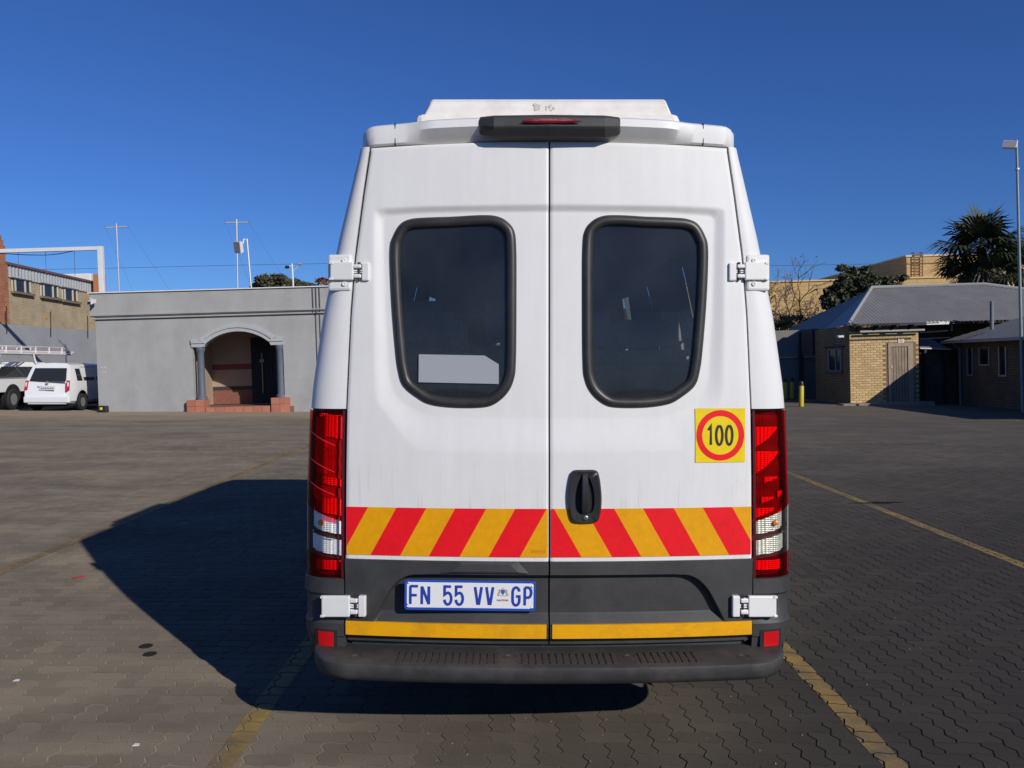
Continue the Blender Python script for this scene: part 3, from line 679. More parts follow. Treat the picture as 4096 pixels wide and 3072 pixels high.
# lamps
LRED = glassmat('red_lens', (.94, .016, .028), dust=.04, dustcol=(.45, .02, .03), rough=.08, ior=1.22); LCLR = glassmat('clear_lens', (.95, .95, .94), dust=.02, rough=.06, ior=1.22)
HOUS = mat('lamp_housing', (.085, .008, .012), .35); REFL = mat('reflector_metal', (.90, .90, .90), .35, metal=.25, var=.1, vs=60); DRED = mat('reflector_dark', (.42, .42, .43), .5, metal=.1)
DRED2 = mat('reflector_shaded', (.16, .16, .17), .5, metal=.1); REFL2 = mat('clear_reflector_shaded', (.52, .52, .45), .35, metal=.3, var=.3, vs=50)  # right lamp only: its weaker glint is put into these darker colours
AMBR = mat('amber_bulb', (.8, .25, .02), .3)
for sgn in (-1, 1):
    lamp = MB()
    rows = []
    for z in np.linspace(zL0, zL1, 40): rows.append([(pil(sgn, 0, z)[0], pil(sgn, 0, z)[1] + .09, z)] + [pil(sgn, a, z, -.040) for a in np.linspace(.0, 1, 10)])
    lamp = MB().grid(rows).build('tail_lamp', HOUS, van, smooth=True)
    def seg_(name, m, lo, hi, off=.004, a0=.035, a1=1.0, par=lamp, nz=26, na=14, fn=None):
        rows = []
        for t in np.linspace(0, 1, nz):
            r = []
            for a in np.linspace(a0, a1, na):
                zl, zh = lo(a), hi(a); z = zl + (zh - zl) * t; o = off if fn is None else fn(a, z)
                r.append(pil(sgn, a, z, o))
            rows.append(r)
        return MB().grid(rows).build(name, m, par, smooth=True, sharp=60)
    zz = lambda yo, yi: (lambda a: zn(1300, yi + (yo - yi) * a))
    topz, d1, d2, d3, bot = zz(1640, 1640), zz(1999, 2078), zz(2104, 2146), zz(2194, 2226), zz(2300, 2300)
    seg_('red_lens', LRED, d1, topz); seg_('clear_lens', LCLR, d3, d1); seg_('low_red_lens', LRED, bot, d3)
    seg_('lamp_edge', HOUS, bot, topz, off=.006, a0=0., a1=.035, na=4)
    # faceted reflectors inside, stepped diagonally
    cell = .0085
    def facet(a, z):
        return -.030 + .0045 * abs(math.sin(math.pi * z / cell)) * abs(math.sin(math.pi * a * .13 / cell))
    def refl_piece(name, m, lo, hi, a0, a1, off): seg_(name, m, lo, hi, a0=a0, a1=a1, nz=60, na=50, fn=lambda a, z: facet(a, z) + off)
    refl_piece('reflector', DRED if sgn < 0 else DRED2, zz(2080, 2080), zz(1660, 1660), .045, .98, -.006)
    if sgn < 0: tri = [(1655, 1750, .05, .55), (1685, 1790, .35, .95), (1762, 1800, .3, .7), (1795, 1880, .35, .98), (1880, 1905, .3, .6), (1905, 1940, .05, .45), (1960, 2010, .35, .9), (1985, 2055, .05, .42)]
    else: tri = [(1705, 1790, .05, .55), (1805, 1895, .05, .55), (1905, 1930, .2, .5), (1965, 1990, .5, .9), (1985, 2010, .15, .4), (2030, 2070, .05, .4)]
    for (ya, yb, b0, b1) in tri:
        if sgn < 0: refl_piece('reflector', REFL, zz(yb - 30, yb + 8), zz(ya - 25, ya + 12), b0, b1, .004)
        else: seg_('reflector', REFL, lambda a, yb=yb, ya=ya, b0=b0, b1=b1: zn(1300, yb + (ya + 8 - yb) * (a - b0) / (b1 - b0)), zz(ya, ya), a0=b0, a1=b1, nz=40, na=36, fn=lambda a, z: facet(a, z) + .004)
    refl_piece('clear_reflector', REFL if sgn < 0 else REFL2, zz(2190, 2220), zz(2120, 2160), .045, .97, .004)
    refl_piece('clear_reflector', REFL if sgn < 0 else REFL2, zz(2100, 2138), zz(2012, 2088), .045, .97, 0)
    refl_piece('reflector', REFL, zz(2275, 2275), zz(2238, 2238), .06, .6, .004)
    if sgn < 0:
        for yo, yi in ((1690, 1790), (1795, 1895), (1890, 1985)):
            seg_('ridge', mat('lamp_ridge', (.75, .02, .03), .3) if 'lamp_ridge' not in bpy.data.materials else bpy.data.materials['lamp_ridge'], zz(yo + 4, yi + 4), zz(yo, yi), off=.0045, a0=.14, a1=.85, nz=2)
    seg_('lamp_divider', BLK, zz(2110, 2152), zz(2104, 2146), off=-.002, a0=.12, a1=1, nz=2)
    bz = zn(1300, 2090); c = pil(sgn, .42, bz, -.02); MB().lathe([(.003, -.012), (.011, -.008), (.013, 0), (.011, .008), (.003, .012)], c, axis='y', seg=14).build('bulb', AMBR, lamp, smooth=True)

# hinges
def hinge(sgn, y0, y1, x_out, x_in, with_base, ex=0.):
    P_ = lambda x, y, o0_: (lambda o: (lambda uz: (XC - sgn * uz[0] if sgn > 0 else XC + uz[0], float(yd(uz[0], uz[1])) + .02 - o, uz[1]))(dv(x, y, 0.0)))(o0_ + ex)
    def bx(x0, x1, ya, yb, o0, o1): return [P_(x0, yb, o0), P_(x1, yb, o0), P_(x1, yb, o1), P_(x0, yb, o1), P_(x0, ya, o0), P_(x1, ya, o0), P_(x1, ya, o1), P_(x0, ya, o1)]
    H_ = (y1 - y0)
    hg = MB().hexa(bx(x_out + 4, x_in - 62, y0, y1, .016, .040)).hexa(bx(x_in - 63, x_in - 32, y0 + H_ * .12, y0 + H_ * .34, .016, .038)).hexa(bx(x_in - 63, x_in - 32, y0 + H_ * .66, y0 + H_ * .88, .016, .038)).build('hinge', WHITE2, van, bevel=.005)
    MB().hexa(bx(x_in - 30, x_in, y0 + 2, y1 + 2, .004, .032)).build('hinge_leaf', WHITE2, hg, bevel=.005)
    MB().hexa(bx(x_in - 70, x_in - 26, y0 + H_ * .42, y0 + H_ * .50, .010, .030)).hexa(bx(x_in - 70, x_in - 26, y0 + H_ * .53, y0 + H_ * .60, .010, .030)).build('hinge_link', WHITE2, hg, bevel=.002)
    p0, p1 = P_(x_in - 40, y0, .028), P_(x_in - 40, y1, .028)
    MB().tube([p0, p1], .0065, 10).build('hinge_pin', mat('pin_dark', (.03, .03, .03), .5) if 'pin_dark' not in bpy.data.materials else bpy.data.materials['pin_dark'], hg, smooth=True)
    for ya, yb in ((y0, y0 + 9), (y1 - 9, y1)):
        MB().hexa(bx(x_out, x_out + 16, ya, yb, .02, .043)).build('hinge_tab', WHITE2, hg, bevel=.002)
    if with_base:
        b = MB().hexa(bx(x_out - 8, x_in - 72, y0 - 32, y1 + 42, .000, .026)).build('hinge_base', WHITE2, hg, bevel=.010)
        for yy in (y0 - 8, y1 + 14):
            o = P_(x_in - 100, yy, .028); m = MB().lathe([(.009, -.004), (.009, .003), (.005, .004), (.003, .001)], (0, 0, 0), axis='y', seg=14); m.v = [(v[0] + o[0], o[1] - v[1], v[2] + o[2]) for v in m.v]
            m.build('bolt', WHITE2, b)
for s in (-1, 1):
    hinge(s, 1050, 1122, 1320, 1478, True); hinge(s, 2374, 2457, 1290, 1468, False, .022)

# roof edge trim
rows = []; NU = 81
ztr = lambda u: zn(2198, 466, 0) - (zn(2198, 466, 0) - zn(1488, 500, 0)) * (abs(u) / .74) ** 2.2
uE = uo(zP1) - .002
for u in np.linspace(-uE, uE, NU):
    au = abs(u); zd = ztop(u) + .004; zt = ztr(u); e = min(1, max(0, (uE - au) / .075)); rnd = math.sqrt(max(0, 1 - (1 - e) ** 2))
    k = min(1, max(0, (.60 - au) / .13)); k = k * k * (3 - 2 * k); back = (1 - rnd) * .13
    y0 = float(yd(min(au, .80), zd)); zt = zd + (zt - zd) * (.45 + .55 * rnd)
    sh = zd + (zt - zd) * .52
    rows.append([(XC + u, y0 + .05 + back, zd), (XC + u, y0 + .004 + .012 * k + back, zd), (XC + u, y0 - .002 + .010 * k + back, zd + .006), (XC + u, y0 - .004 - .030 * k + back, sh), (XC + u, y0 - .002 - .026 * k + back, sh + (zt - sh) * .7), (XC + u, y0 + .010 - .02 * k + back, zt - .004), (XC + u, y0 + .05 + back, zt + .003), (XC + u, y0 + .42, zt + .004 * rnd)])
MB().grid(rows).build('roof_trim', WHITE, van, smooth=True, sharp=38)
for s in (-1, 1):
    u = s * (.153 + (1580 - 2048) / 3313 * 3.5 - .0) * 0 + s * dv(1581, 540)[0] * -1
    zd, zt = ztop(u), ztr(u)
    MB().box(XC + u - .0018, XC + u + .0018, float(yd(u, zt)) - .0062, float(yd(u, zt)) + .02, zd + .002, zt - .003).build('trim_joint', DARK, van)
# third brake lamp
def bl(x, y, off): u, z = dv(x, y, -off); return (XC + u, float(yd(u, z)) - off, z)
sec = []
for x, ya, yb, o in ((1912, 478, 512, .012), (1922, 470, 540, .05), (1975, 464, 549, .085), (2198, 461, 550, .092), (2420, 464, 550, .085), (2476, 471, 541, .05), (2489, 480, 513, .012)):
    ym = ya + (yb - ya) * .52
    sec.append([bl(x, yb + 1, -.02), bl(x, yb, o * .55), bl(x, ym + 6, o * .93), bl(x, ym - 4, o), bl(x, ya + 6, o * .92), bl(x, ya, o * .8), bl(x, ya - 2, -.05)])
hl = MB().grid(sec); hl.f.append(tuple(range(7))); hl.f.append(tuple(6 * 7 + i for i in range(7)))
hl = hl.build('brake_lamp', BLK, van, bevel=.004)
rows = []
for x, a in ((2085, 0), (2105, .6), (2140, .9), (2200, 1), (2260, .9), (2300, .6), (2326, 0)):
    rows.append([bl(x, 487 + 6 * a, .096), bl(x, 484, .1005), bl(x, 484 - 12 * a, .098)])
MB().grid(rows).build('brake_lens', mat('brake_lens_red', (.22, .012, .018), .25, coat=.6, bump=.3, bs=400), hl, smooth=True)

# body shell: cross-sections run forward to a sloped cab
half = [(uo(z), z) for z in (.36, .42, .48, .54, .60, .65, .70, .74, .78, .82, .9, 1.1, 1.3, 1.6, 1.9, 2.2, 2.4, zP1 - .03)]
zr = ztr(0) - .005
half += [(uE - .012, zP1 + .05), (uE - .05, zP1 + .10), (uE * .75, ztr(uE * .75) + .012), (uE * .4, zr + .02), (0, zr + .03)]
def frontY(z): return float(np.interp(z, [.3, .6, .95, 1.1, 1.22, 2.3, 2.75], [9.15, 9.22, 9.15, 9.0, 8.55, 7.75, 7.3]))
rows = []
for (u, z) in half:
    y0 = float(yd(ue(z), z)) + DEP + .002 if z < zP1 else float(yd(min(u, .78), z)) + .05 + (.12 if u > uE - .06 else .04)
    fy = frontY(z); pin = lambda t: u * (1 - .10 * max(0, (t - .8) / .2) ** 2)
    rows.append([(XC + pin(t), y0 + (fy - y0) * t, z) for t in np.linspace(0, 1, 90)])
full = [[(2 * XC - p[0], p[1], p[2]) for p in r] for r in rows] + rows[::-1][1:]
full = [[(2 * XC - p[0], p[1], p[2]) for p in r] for r in rows[:-1]] + rows[::-1]
sh = MB().grid(full)
nfr = len(full); sh.f.append(tuple(i * 90 + 89 for i in range(nfr)))
# cut side window openings
def cut(m, y0, y1, z0, z1):
    keep = []
    for q in m.f:
        if len(q) != 4: keep.append(q); continue
        c = [sum(m.v[i][k] for i in q) / 4 for k in range(3)]
        if abs(c[0] - XC) > .6 and y0 < c[1] < y1 and z0 < c[2] < z1: continue
        keep.append(q)
    m.f = keep
shell = sh
cut(shell, 3.85, 7.6, 1.40, 2.2)
shell.f = [q for q in shell.f if len(q) != 4 or not any((sum(shell.v[i][1] for i in q) / 4 - wy) ** 2 + (sum(shell.v[i][2] for i in q) / 4 - .36) ** 2 < .43 ** 2 and sum(shell.v[i][2] for i in q) / 4 < 1 for wy in (5.0, 8.3))]
shell.build('body_shell', WHITE, van, smooth=True, sharp=50)
for s in (-1, 1):
    for k, (ya, yb) in enumerate(((3.7, 5.0), (5.0, 6.3), (6.3, 7.62))):
        MB().grid([[(XC + s * (uo(z) - .004), y, z) for y in np.linspace(ya + .01, yb - .01, 4)] for z in np.linspace(1.25, 2.28, 8)]).build('side_window', GLASS2, van, smooth=True)
for s in (-1, 1):
    for ya, yb in ((3.62, 4.52), (5.48, 7.82)): MB().hexa([(XC + s * (uo(.5) - .01), ya, .36), (XC + s * (uo(.5) + .012), ya, .36), (XC + s * (uo(.5) + .012), yb, .36), (XC + s * (uo(.5) - .01), yb, .36), (XC + s * (uo(.5) - .01), ya, .62), (XC + s * (uo(.5) + .012), ya, .62), (XC + s * (uo(.5) + .012), yb, .62), (XC + s * (uo(.5) - .01), yb, .62)]).build('side_cladding', BLK, van, bevel=.006)
    for wy in (5.0, 8.3): MB().grid([[(XC + s * x, wy + .43 * math.cos(a), .36 + .43 * math.sin(a)) for a in np.linspace(-.2, math.pi + .2, 20)] for x in (.6, .985)]).build('wheel_well', DARK, van)
# wind screen
MB().grid([[(XC + u, frontY(z) + .012, z) for u in np.linspace(-.78, .78, 6)] for z in np.linspace(1.25, 2.25, 5)]).build('windscreen', GLASS2, van)
# floor, seats, underbody
MB().box(XC - .93, XC + .93, 3.5, 8.6, .58, .62).build('cabin_floor', GREYIN, van)
MB().box(XC - .5, XC + .5, 3.5, 8.4, .36, .58).build('chassis', DARK, van)
def seat(x, y):
    m = MB(); m.box(x - .22, x + .22, y, y + .46, .98, 1.10)
    for z0, z1, w in ((1.05, 1.35, .22), (1.35, 1.62, .20), (1.62, 1.70, .17)): m.box(x - w, x + w, y - .02 - (z0 - 1.05) * .15, y + .09 - (z0 - 1.05) * .15, z0, z1)
    m.box(x - .12, x + .12, y - .12, y - .03, 1.72, 1.92).box(x - .05, x - .03, y - .09, y - .06, 1.68, 1.74).box(x + .03, x + .05, y - .09, y - .06, 1.68, 1.74).box(x - .18, x + .18, y + .05, y + .4, .62, .98)
    m.build('passenger_seat', SEATM, van, bevel=.025)
for y in (4.1, 4.95, 5.8, 6.65):
    for x in ((-.62, -.16) if y < 4.5 else (-.62, -.16, .30, .70)): seat(XC + x, y)
# luggage on the back seats
for c, r in (((XC + .45, 4.15, 1.30), (.28, .16, .22)), ((XC + .12, 4.35, 1.36), (.2, .13, .18))):
    rows = []
    for i in range(9):
        a = math.pi * i / 8; rows.append([(c[0] + r[0] * math.sin(a) * math.cos(b) * (1 + .1 * math.sin(3 * b)), c[1] + r[1] * math.sin(a) * math.sin(b), c[2] + r[2] * math.cos(a)) for b in np.linspace(0, 2 * math.pi, 15)])
    MB().grid(rows).build('luggage_bag', mat('bag_cloth', (.42, .41, .42), .9) if 'bag_cloth' not in bpy.data.materials else bpy.data.materials['bag_cloth'], van, smooth=True)
# bumper step: plan line u -> depth
BZ = .438
def bplan(u):
    a = abs(u); c = .985
    if a < .78: return 3.190 + .045 * (a / .78) ** 2.2
    t = (a - .78) / (c - .78); return 3.235 + .27 * (1 - math.sqrt(max(0, 1 - min(t, 1) ** 2.2)))
us = np.concatenate([-.985 + .205 * np.linspace(0, 1, 20) ** 1.6, np.linspace(-.76, .76, 30), .985 - .205 * np.linspace(1, 0, 20) ** 1.6])
rows = []
for u in us:
    y = bplan(u); f = max(0., min(1, (abs(u) - .55) / .2)); f = f * f * (3 - 2 * f); yb = float(yd(min(abs(u), .8), .5)) + .06
    rows.append([(XC + u, max(y + .1, yb + .02), BZ - .004 * f), (XC + u, y + .05, BZ + .004), (XC + u, y + .010, BZ), (XC + u, y + .002, BZ - .004), (XC + u, y, BZ - .012), (XC + u, y + .006, BZ - .050), (XC + u * .997, y + .020, BZ - .072), (XC + u * .99, y + .075, BZ - .092), (XC + u * .98, y + .2, BZ - .095)])
BLK2 = mat('bumper_plastic', (.036, .036, .037), .62, var=.2, vs=6, bump=.25, bs=350, dirt=(.13, .113, .096), dirts=4, dirtamt=.6)
bum = MB().grid(rows).build('bumper', BLK2, van, smooth=True, sharp=45)
# raised tread pads on the step
m = MB(); n = 0
for c in range(44):
    u = -.60 + c * .0276
    if abs(u + .16) < .045 or abs(u - .32) < .045 or abs(u) > .60: continue
    for r in range(5):
        y = 3.218 + .035 * (abs(u) / .7) ** 2 + r * .024
        m.box(XC + u - .009, XC + u + .009, y, y + .016, BZ - .002, BZ + .0075)
tp = m.build('tread_pads', mat('tread_rubber', (.035, .034, .033), .6), bum, kind='stuff')
for u in (-.78, .78, -.16, .32):
    MB().lathe([(.028, -.004), (.028, .003), (.022, .004), (.018, -.002), (.004, -.002)], (XC + u, 3.300, BZ + .001), seg=20).build('step_cap', BLK, bum, smooth=True)
# panel between doors and step
MB().grid([[(XC + u, float(yd(u, .5)) + .045, z) for u in np.linspace(-.83, .83, 20)] for z in (.40, .48, .56)]).build('sill_panel', BLK, van, smooth=True)
# wheels, axle, exhaust, mud flaps
TY = mat('tyre', (.022, .022, .022), .8, bump=.3, bs=120)
RIM = mat('rim_grey', (.45, .45, .46), .4, metal=.6)
def wheel(par, c, R, w, axis='x', tm=TY, rm=RIM):
    t = MB().lathe([(R * .58, -w / 2), (R * .9, -w / 2), (R, -w * .32), (R, w * .32), (R * .9, w / 2), (R * .58, w / 2), (R * .58, -w / 2)], c, axis=axis, seg=28).build('wheel', tm, par, smooth=True, sharp=35)
    MB().lathe([(R * .59, -w * .4), (R * .5, -w * .28), (R * .2, -w * .2), (R * .12, -w * .35), (R * .12, w * .35), (R * .2, w * .2), (R * .5, w * .28), (R * .59, w * .4)], c, axis=axis, seg=28).build('rim', rm, t, smooth=True, sharp=35)
for s in (-1, 1):
    wheel(van, (XC + s * .76, 5.0, .345), .345, .32); wheel(van, (XC + s * .84, 8.3, .345), .345, .22)
    MB().box(XC + s * .78 - .16, XC + s * .78 + .16, 4.52, 4.535, .16, .55).build('mud_flap', RUB, van)
MB().tube([(XC - .76, 5, .345), (XC + .76, 5, .345)], .07).build('axle', DARK, van, smooth=True)
MB().tube([(XC - .45, 4.9, .42), (XC - .5, 4.0, .40), (XC - .62, 3.55, .36)], .03).build('exhaust', mat('exhaust_steel', (.2, .18, .16), .6, metal=.8), van, smooth=True)
# air conditioner on the roof
zb_ = zr + .005; Ya = 3.95
A1, A2 = at(1650, 470, Ya).x, at(2730, 492, Ya).x; T1, T2 = at(1725, 392, Ya).x, at(2662, 400, Ya).x; tz = at(2198, 388, Ya).z; mz = at(2198, 456, Ya).z
AC = mat('ac_plastic', (.80, .755, .70), .5, var=.04, vs=3, dirt=(.45, .38, .30), dirts=7, dirtamt=.35)
ac = MB().hexa([(A1, Ya - .06, zb_ - .05), (A2, Ya - .06, zb_ - .05), (A2, Ya + 1.25, zb_ - .05), (A1, Ya + 1.25, zb_ - .05), (A1 + .02, Ya - .04, mz - .005), (A2 - .02, Ya - .04, mz - .005), (A2 - .02, Ya + 1.2, mz - .005), (A1 + .02, Ya + 1.2, mz - .005)]).build('air_conditioner', AC, van, bevel=.03)
zs = mz - .04
sec = []
for x, dzz in ((A1 + .045, -.115), (T1, 0), (T2, 0), (A2 - .045, -.115)):
    sec.append([(x, Ya - .02, zs), (x, Ya - .02 , max(zs + .01, tz + dzz - .035)), (x, Ya + .015, max(zs + .02, tz + dzz - .004)), (x, Ya + 1.1, max(zs + .02, tz + dzz)), (x, Ya + 1.15, zs)])
m = MB().grid(sec); m.f += [(0, 1, 2, 3, 4), (15, 16, 17, 18, 19)]
m.build('ac_cover', AC, ac, bevel=.012)
sca = at(2148, 427, Ya - .03); blob(0, 0, .045, .030, 0, rough=.6)
for (x, y, rx, rz) in ((2148, 427, .020, .013), (2200, 424, .006, .010), (2186, 432, .004, .009), (2215, 432, .005, .006), (2205, 440, .004, .004)):
    c = at(x, y, Ya - .024); mm_ = blob(0, 0, rx, rz, 0, rough=.8); mm_.v = [(c.x + v[0], Ya - .0225, c.z + v[1]) for v in mm_.v]; mm_.build('scuff', mat('scuff', (.55, .50, .44), .8) if 'scuff' not in bpy.data.materials else bpy.data.materials['scuff'], ac)
# ------------------------------------------------------------------ buildings on the left
E0 = Vector((0, 0, EYE))
def hit(x, y, P, Q):           # sight line meets the upright wall through P and Q (plumb frame)
    d = L(x, y, 1.) - E0; n = Vector((Q.y - P.y, -(Q.x - P.x), 0)); t = n.dot(Vector((P.x, P.y, EYE)) - E0) / n.dot(d)
    return E0 + d * t
def wbox(m, P, Q, x0, y0, x1, y1, a, b):     # box on a wall: picture rectangle, from a to b metres in front of it
    d = (Q - P); d.z = 0; d.normalize(); n = Vector((d.y, -d.x, 0))
    if n.dot(Vector((P.x, P.y, 0))) > 0: n = -n
    A, B = hit(x0, (y0 + y1) / 2, P, Q), hit(x1, (y0 + y1) / 2, P, Q); xm = (x0 + x1) / 2
    z0, z1 = hit(xm, y1, P, Q).z, hit(xm, y0, P, Q).z
    q = []
    for z in (z0, z1):
        for S, o in ((A, b), (B, b), (B, a), (A, a)): q.append(Vector((S.x, S.y, z)) + n * o)
    m.hexa(q); return A, B, z0, z1
def quadbox(m, P, Q, z0, z1, th):            # upright slab from P to Q, thickness away from the viewer
    d = (Q - P); d.z = 0; d.normalize(); n = Vector((-d.y, d.x, 0))
    if n.dot(Vector((P.x, P.y, 0))) < 0: n = -n
    m.hexa([Vector((p.x, p.y, z)) + o for z in (z0, z1) for p, o in ((P, Vector()), (Q, Vector()), (Q, n * th), (P, n * th))]); return m

PLAST = mat('grey_plaster', (.375, .372, .362), .9, var=.06, vs=1.2, aniso=(1.6, 1.6, .35), bump=.15, bs=25, dirt=(.27, .262, .245), dirts=.9, dirtamt=.6)
PLAST2 = mat('pale_moulding', (.42, .425, .43), .85, var=.05)
TERR = mat('terracotta_tile', (.46, .17, .105), .6, var=.12, vs=5, objvar=.12)
SLATE = mat('slate_column', (.115, .135, .17), .5, var=.1)
DSTR = mat('dark_string', (.09, .095, .10), .9)
BEIGE = mat('porch_beige', (.38, .29, .22), .9, var=.1, vs=2)
GATE = mat('black_gate', (.02, .02, .022), .45)
WMET = mat('white_metal', (.72, .71, .70), .5, var=.06)
GALV = mat('galvanised', (.50, .51, .52), .45, metal=.5, var=.1)
DWIN = mat('dark_window', (.02, .022, .025), .12)

YB = 28.0
def X_(x): return L(x, 1400, YB).x
def Z_(y, x=900): return L(x, y, YB).z
xl, xr = X_(386), -3.6
ztop_ = (Z_(1176, 383) + Z_(1148, 1262)) / 2; zled = (Z_(1270, 380) + Z_(1242, 1255)) / 2
gb = thing('grey_building', 'flat-roofed grey plastered building with an arched porch, left of the van', 'building', ((xl + xr) / 2, YB, zg((xl + xr) / 2)))
xa, xb = X_(770), X_(1133); xi0, xi1 = X_(811), X_(1093); zs = Z_(1384, 950); zap = Z_(1325, 954)
cxm = (xi0 + xi1) / 2; hw = (xi1 - xi0) / 2; rise = zap - zs; Rr = (hw * hw + rise * rise) / (2 * rise)
def arch(off=0, n=24):
    c = zap - Rr; a = math.asin(min(1, hw / Rr)); return [(cxm + (Rr + off) * math.sin(-a + 2 * a * i / (n - 1)), c + (Rr + off) * math.cos(-a + 2 * a * i / (n - 1))) for i in range(n)]
zb0 = -.7
wall = MB().box(xl, xa, YB, YB + .3, zb0, zled).box(xl, xl + .3, YB + .3, YB + 9, zb0, zled)
wall.build('wall', PLAST, gb); MB().box(xb, xr, YB, YB + .3, zb0, zled).build('wall', PLAST, gb)
top = [(xa, zs)] + arch() + [(xb, zs), (xb, zled), (xa, zled)]
MB().prism([(x, YB, z) for x, z in top], (0, .3, 0)).build('arch_wall', PLAST, gb)
par = MB().box(xl - .12, xr, YB - .10, YB + .3, zled, ztop_).box(xl - .12, xl + .3, YB + .3, YB + 9, zled, ztop_).build('parapet', PLAST, gb)
MB().box(xl - .16, xr, YB - .16, YB + .34, ztop_, ztop_ + .035).build('coping', WMET, par)
MB().box(xl + .3, xr, YB + .3, YB + 9, zled, zled + .15).build('roof_slab', PLAST, gb)
for k, dz in enumerate((.055, -.06)):
    MB().box(xl - .15 + k * .05, xr, YB - .14 + k * .05, YB - .05 + k * .05, zled + dz - .025, zled + dz + .025).build('string_course', DSTR if k == 9 else PLAST, gb)
# arch moulding with ears
for k, (w, pr, off) in enumerate(((.26, .05, .13), (.13, .085, .19))):
    path = [(xa - .02, zs + off)] + [(xi0 - .02, zs + off)] + arch(off)[1:-1] + [(xi1 + .02, zs + off)] + [(xb + .02, zs + off)]
    Lf, Rt = ribbon(path, w); m = MB()
    for i in range(len(Lf) - 1):
        q = [(Lf[i][0], YB - pr, Lf[i][1]), (Rt[i][0], YB - pr, Rt[i][1]), (Rt[i + 1][0], YB - pr, Rt[i + 1][1]), (Lf[i + 1][0], YB - pr, Lf[i + 1][1])]
        m.prism(q, (0, pr - .002 - k * .001, 0))
    m.build('arch_moulding', PLAST2, gb)
# porch
zst = Z_(1627, 950); zpl = Z_(1594, 950); yf = 30.6
MB().box(xa - .3, xb + .3, yf, yf + .1, zst, zled).box(xa - .4, xa - .3, YB + .3, yf, zst, zled).box(xb + .3, xb + .4, YB + .3, yf, zst, zled).build('porch_wall', BEIGE, gb)
MB().box(xa - .4, xb + .4, YB + .3, yf + .1, zled - .5, zled - .4).build('porch_ceiling', PLAST2, gb)
MB().box(xa - .3, xb + .3, YB - .1, yf, zb0, zst - .02).build('porch_floor', mat('porch_floor', (.20, .12, .085), .7, var=.15), gb)
nt_ = 7; 
for i in range(nt_):
    x0 = X_(820) + (X_(1083) - X_(820)) * i / nt_; x1 = X_(820) + (X_(1083) - X_(820)) * (i + 1) / nt_
    MB().box(x0 + .005, x1 - .005, YB - .14, YB - .10, zb0, zst).build('step_tile', TERR, gb)
    MB().box(x0 + .005, x1 - .005, YB - .14, YB + .1, zst + .001, zst + .012).build('step_tile', TERR, gb)
for s0, s1 in ((748, 818), (1084, 1155)):
    x0, x1 = X_(s0), X_(s1)
    for i in range(2):
        for j in range(2):
            zA, zB = zst - .35 if False else Z_(1646, 950) + (zpl - Z_(1646, 950)) * j / 2, Z_(1646, 950) + (zpl - Z_(1646, 950)) * (j + 1) / 2
            if j == 0: zA = zb0
            MB().box(x0 + (x1 - x0) * i / 2 + .004, x0 + (x1 - x0) * (i + 1) / 2 - .004, YB - .22, YB + .32, zA + .004, zB - .004).build('plinth_tile', TERR, gb)
for cx in (797, 1117):
    x = X_(cx); MB().lathe([(.17, 0), (.17, .08), (.125, .12), (.12, .5), (.115, zs - zpl - .2), (.13, zs - zpl - .16), (.15, zs - zpl - .1), (.16, zs - zpl - .02), (.16, zs - zpl)], (x, YB + .10, zpl), seg=24).build('column', SLATE, gb, smooth=True, sharp=40)
MB().box(xa - .3, X_(1000), yf - .012, yf, Z_(1550) - .35, Z_(1540) - .35).build('dado_band', mat('red_band', (.20, .045, .04), .7), gb)
def YX(x): return L(x, 1400, yf - .05).x
def YZ(y): return L(950, y, yf - .05).z
MB().box(xa - .28, YX(1003), yf - .015, yf - .001, YZ(1478), YZ(1456)).build('wall_band', mat('red_band2', (.22, .05, .045), .7), gb)
MB().box(xa - .28, YX(1003), yf - .02, yf - .001, zst, YZ(1560)).build('dado', mat('dado_red', (.22, .085, .06), .7, var=.15), gb)
MB().box(xa - .28, YX(1003), yf - .024, yf - .001, YZ(1560), YZ(1545)).build('dado_rail', mat('dado_dark', (.05, .03, .03), .7), gb)
gt = MB().box(YX(1003), YX(1100), yf - .03, yf - .004, zst, YZ(1352)).build('doorway', mat('door_black', (.012, .011, .011), .5), gb)
m = MB()
for i in range(9):
    x = YX(1006) + (YX(1098) - YX(1006)) * i / 8; MB().box(x - .009, x + .009, yf - .10, yf - .08, zst + .05, YZ(1358)).build('gate_bar', GATE, gt)
for z in (zst + .1, YZ(1500), YZ(1360)): MB().box(YX(1003), YX(1100), yf - .105, yf - .075, z, z + .04).build('gate_rail', GATE, gt)
MB().box(YX(1047), YX(1050), yf - .125, yf - .11, YZ(1575), YZ(1415)).box(YX(1040), YX(1056), yf - .125, yf - .11, YZ(1452), YZ(1440)).build('gate_handle', mat('brass', (.45, .33, .16), .4, metal=.7), gt)
# conduits
for x, ya, yb in ((1262, 1152, 1248), (1275, 1150, 1252), (1289, 1149, 1246), (1268, 1252, 1560), (1284, 1250, 1500)):
    X, z0, z1 = X_(x), Z_(yb, x), Z_(ya, x); o = .13 if ya < 1200 else .02
    MB().tube([(X, YB - o, z0), (X, YB - o, z1)], .016, 6).build('conduit', DSTR, gb, smooth=True)
# screw plugs
for i, (x, y) in enumerate(((405, 1470), (418, 1470), (405, 1490), (419, 1489))):
    MB().lathe([(.018, 0), (.018, .012), (.006, .014)], (X_(x), YB - .013, Z_(y, x)), axis='y', seg=8).build('wall_plug', WMET, gb)
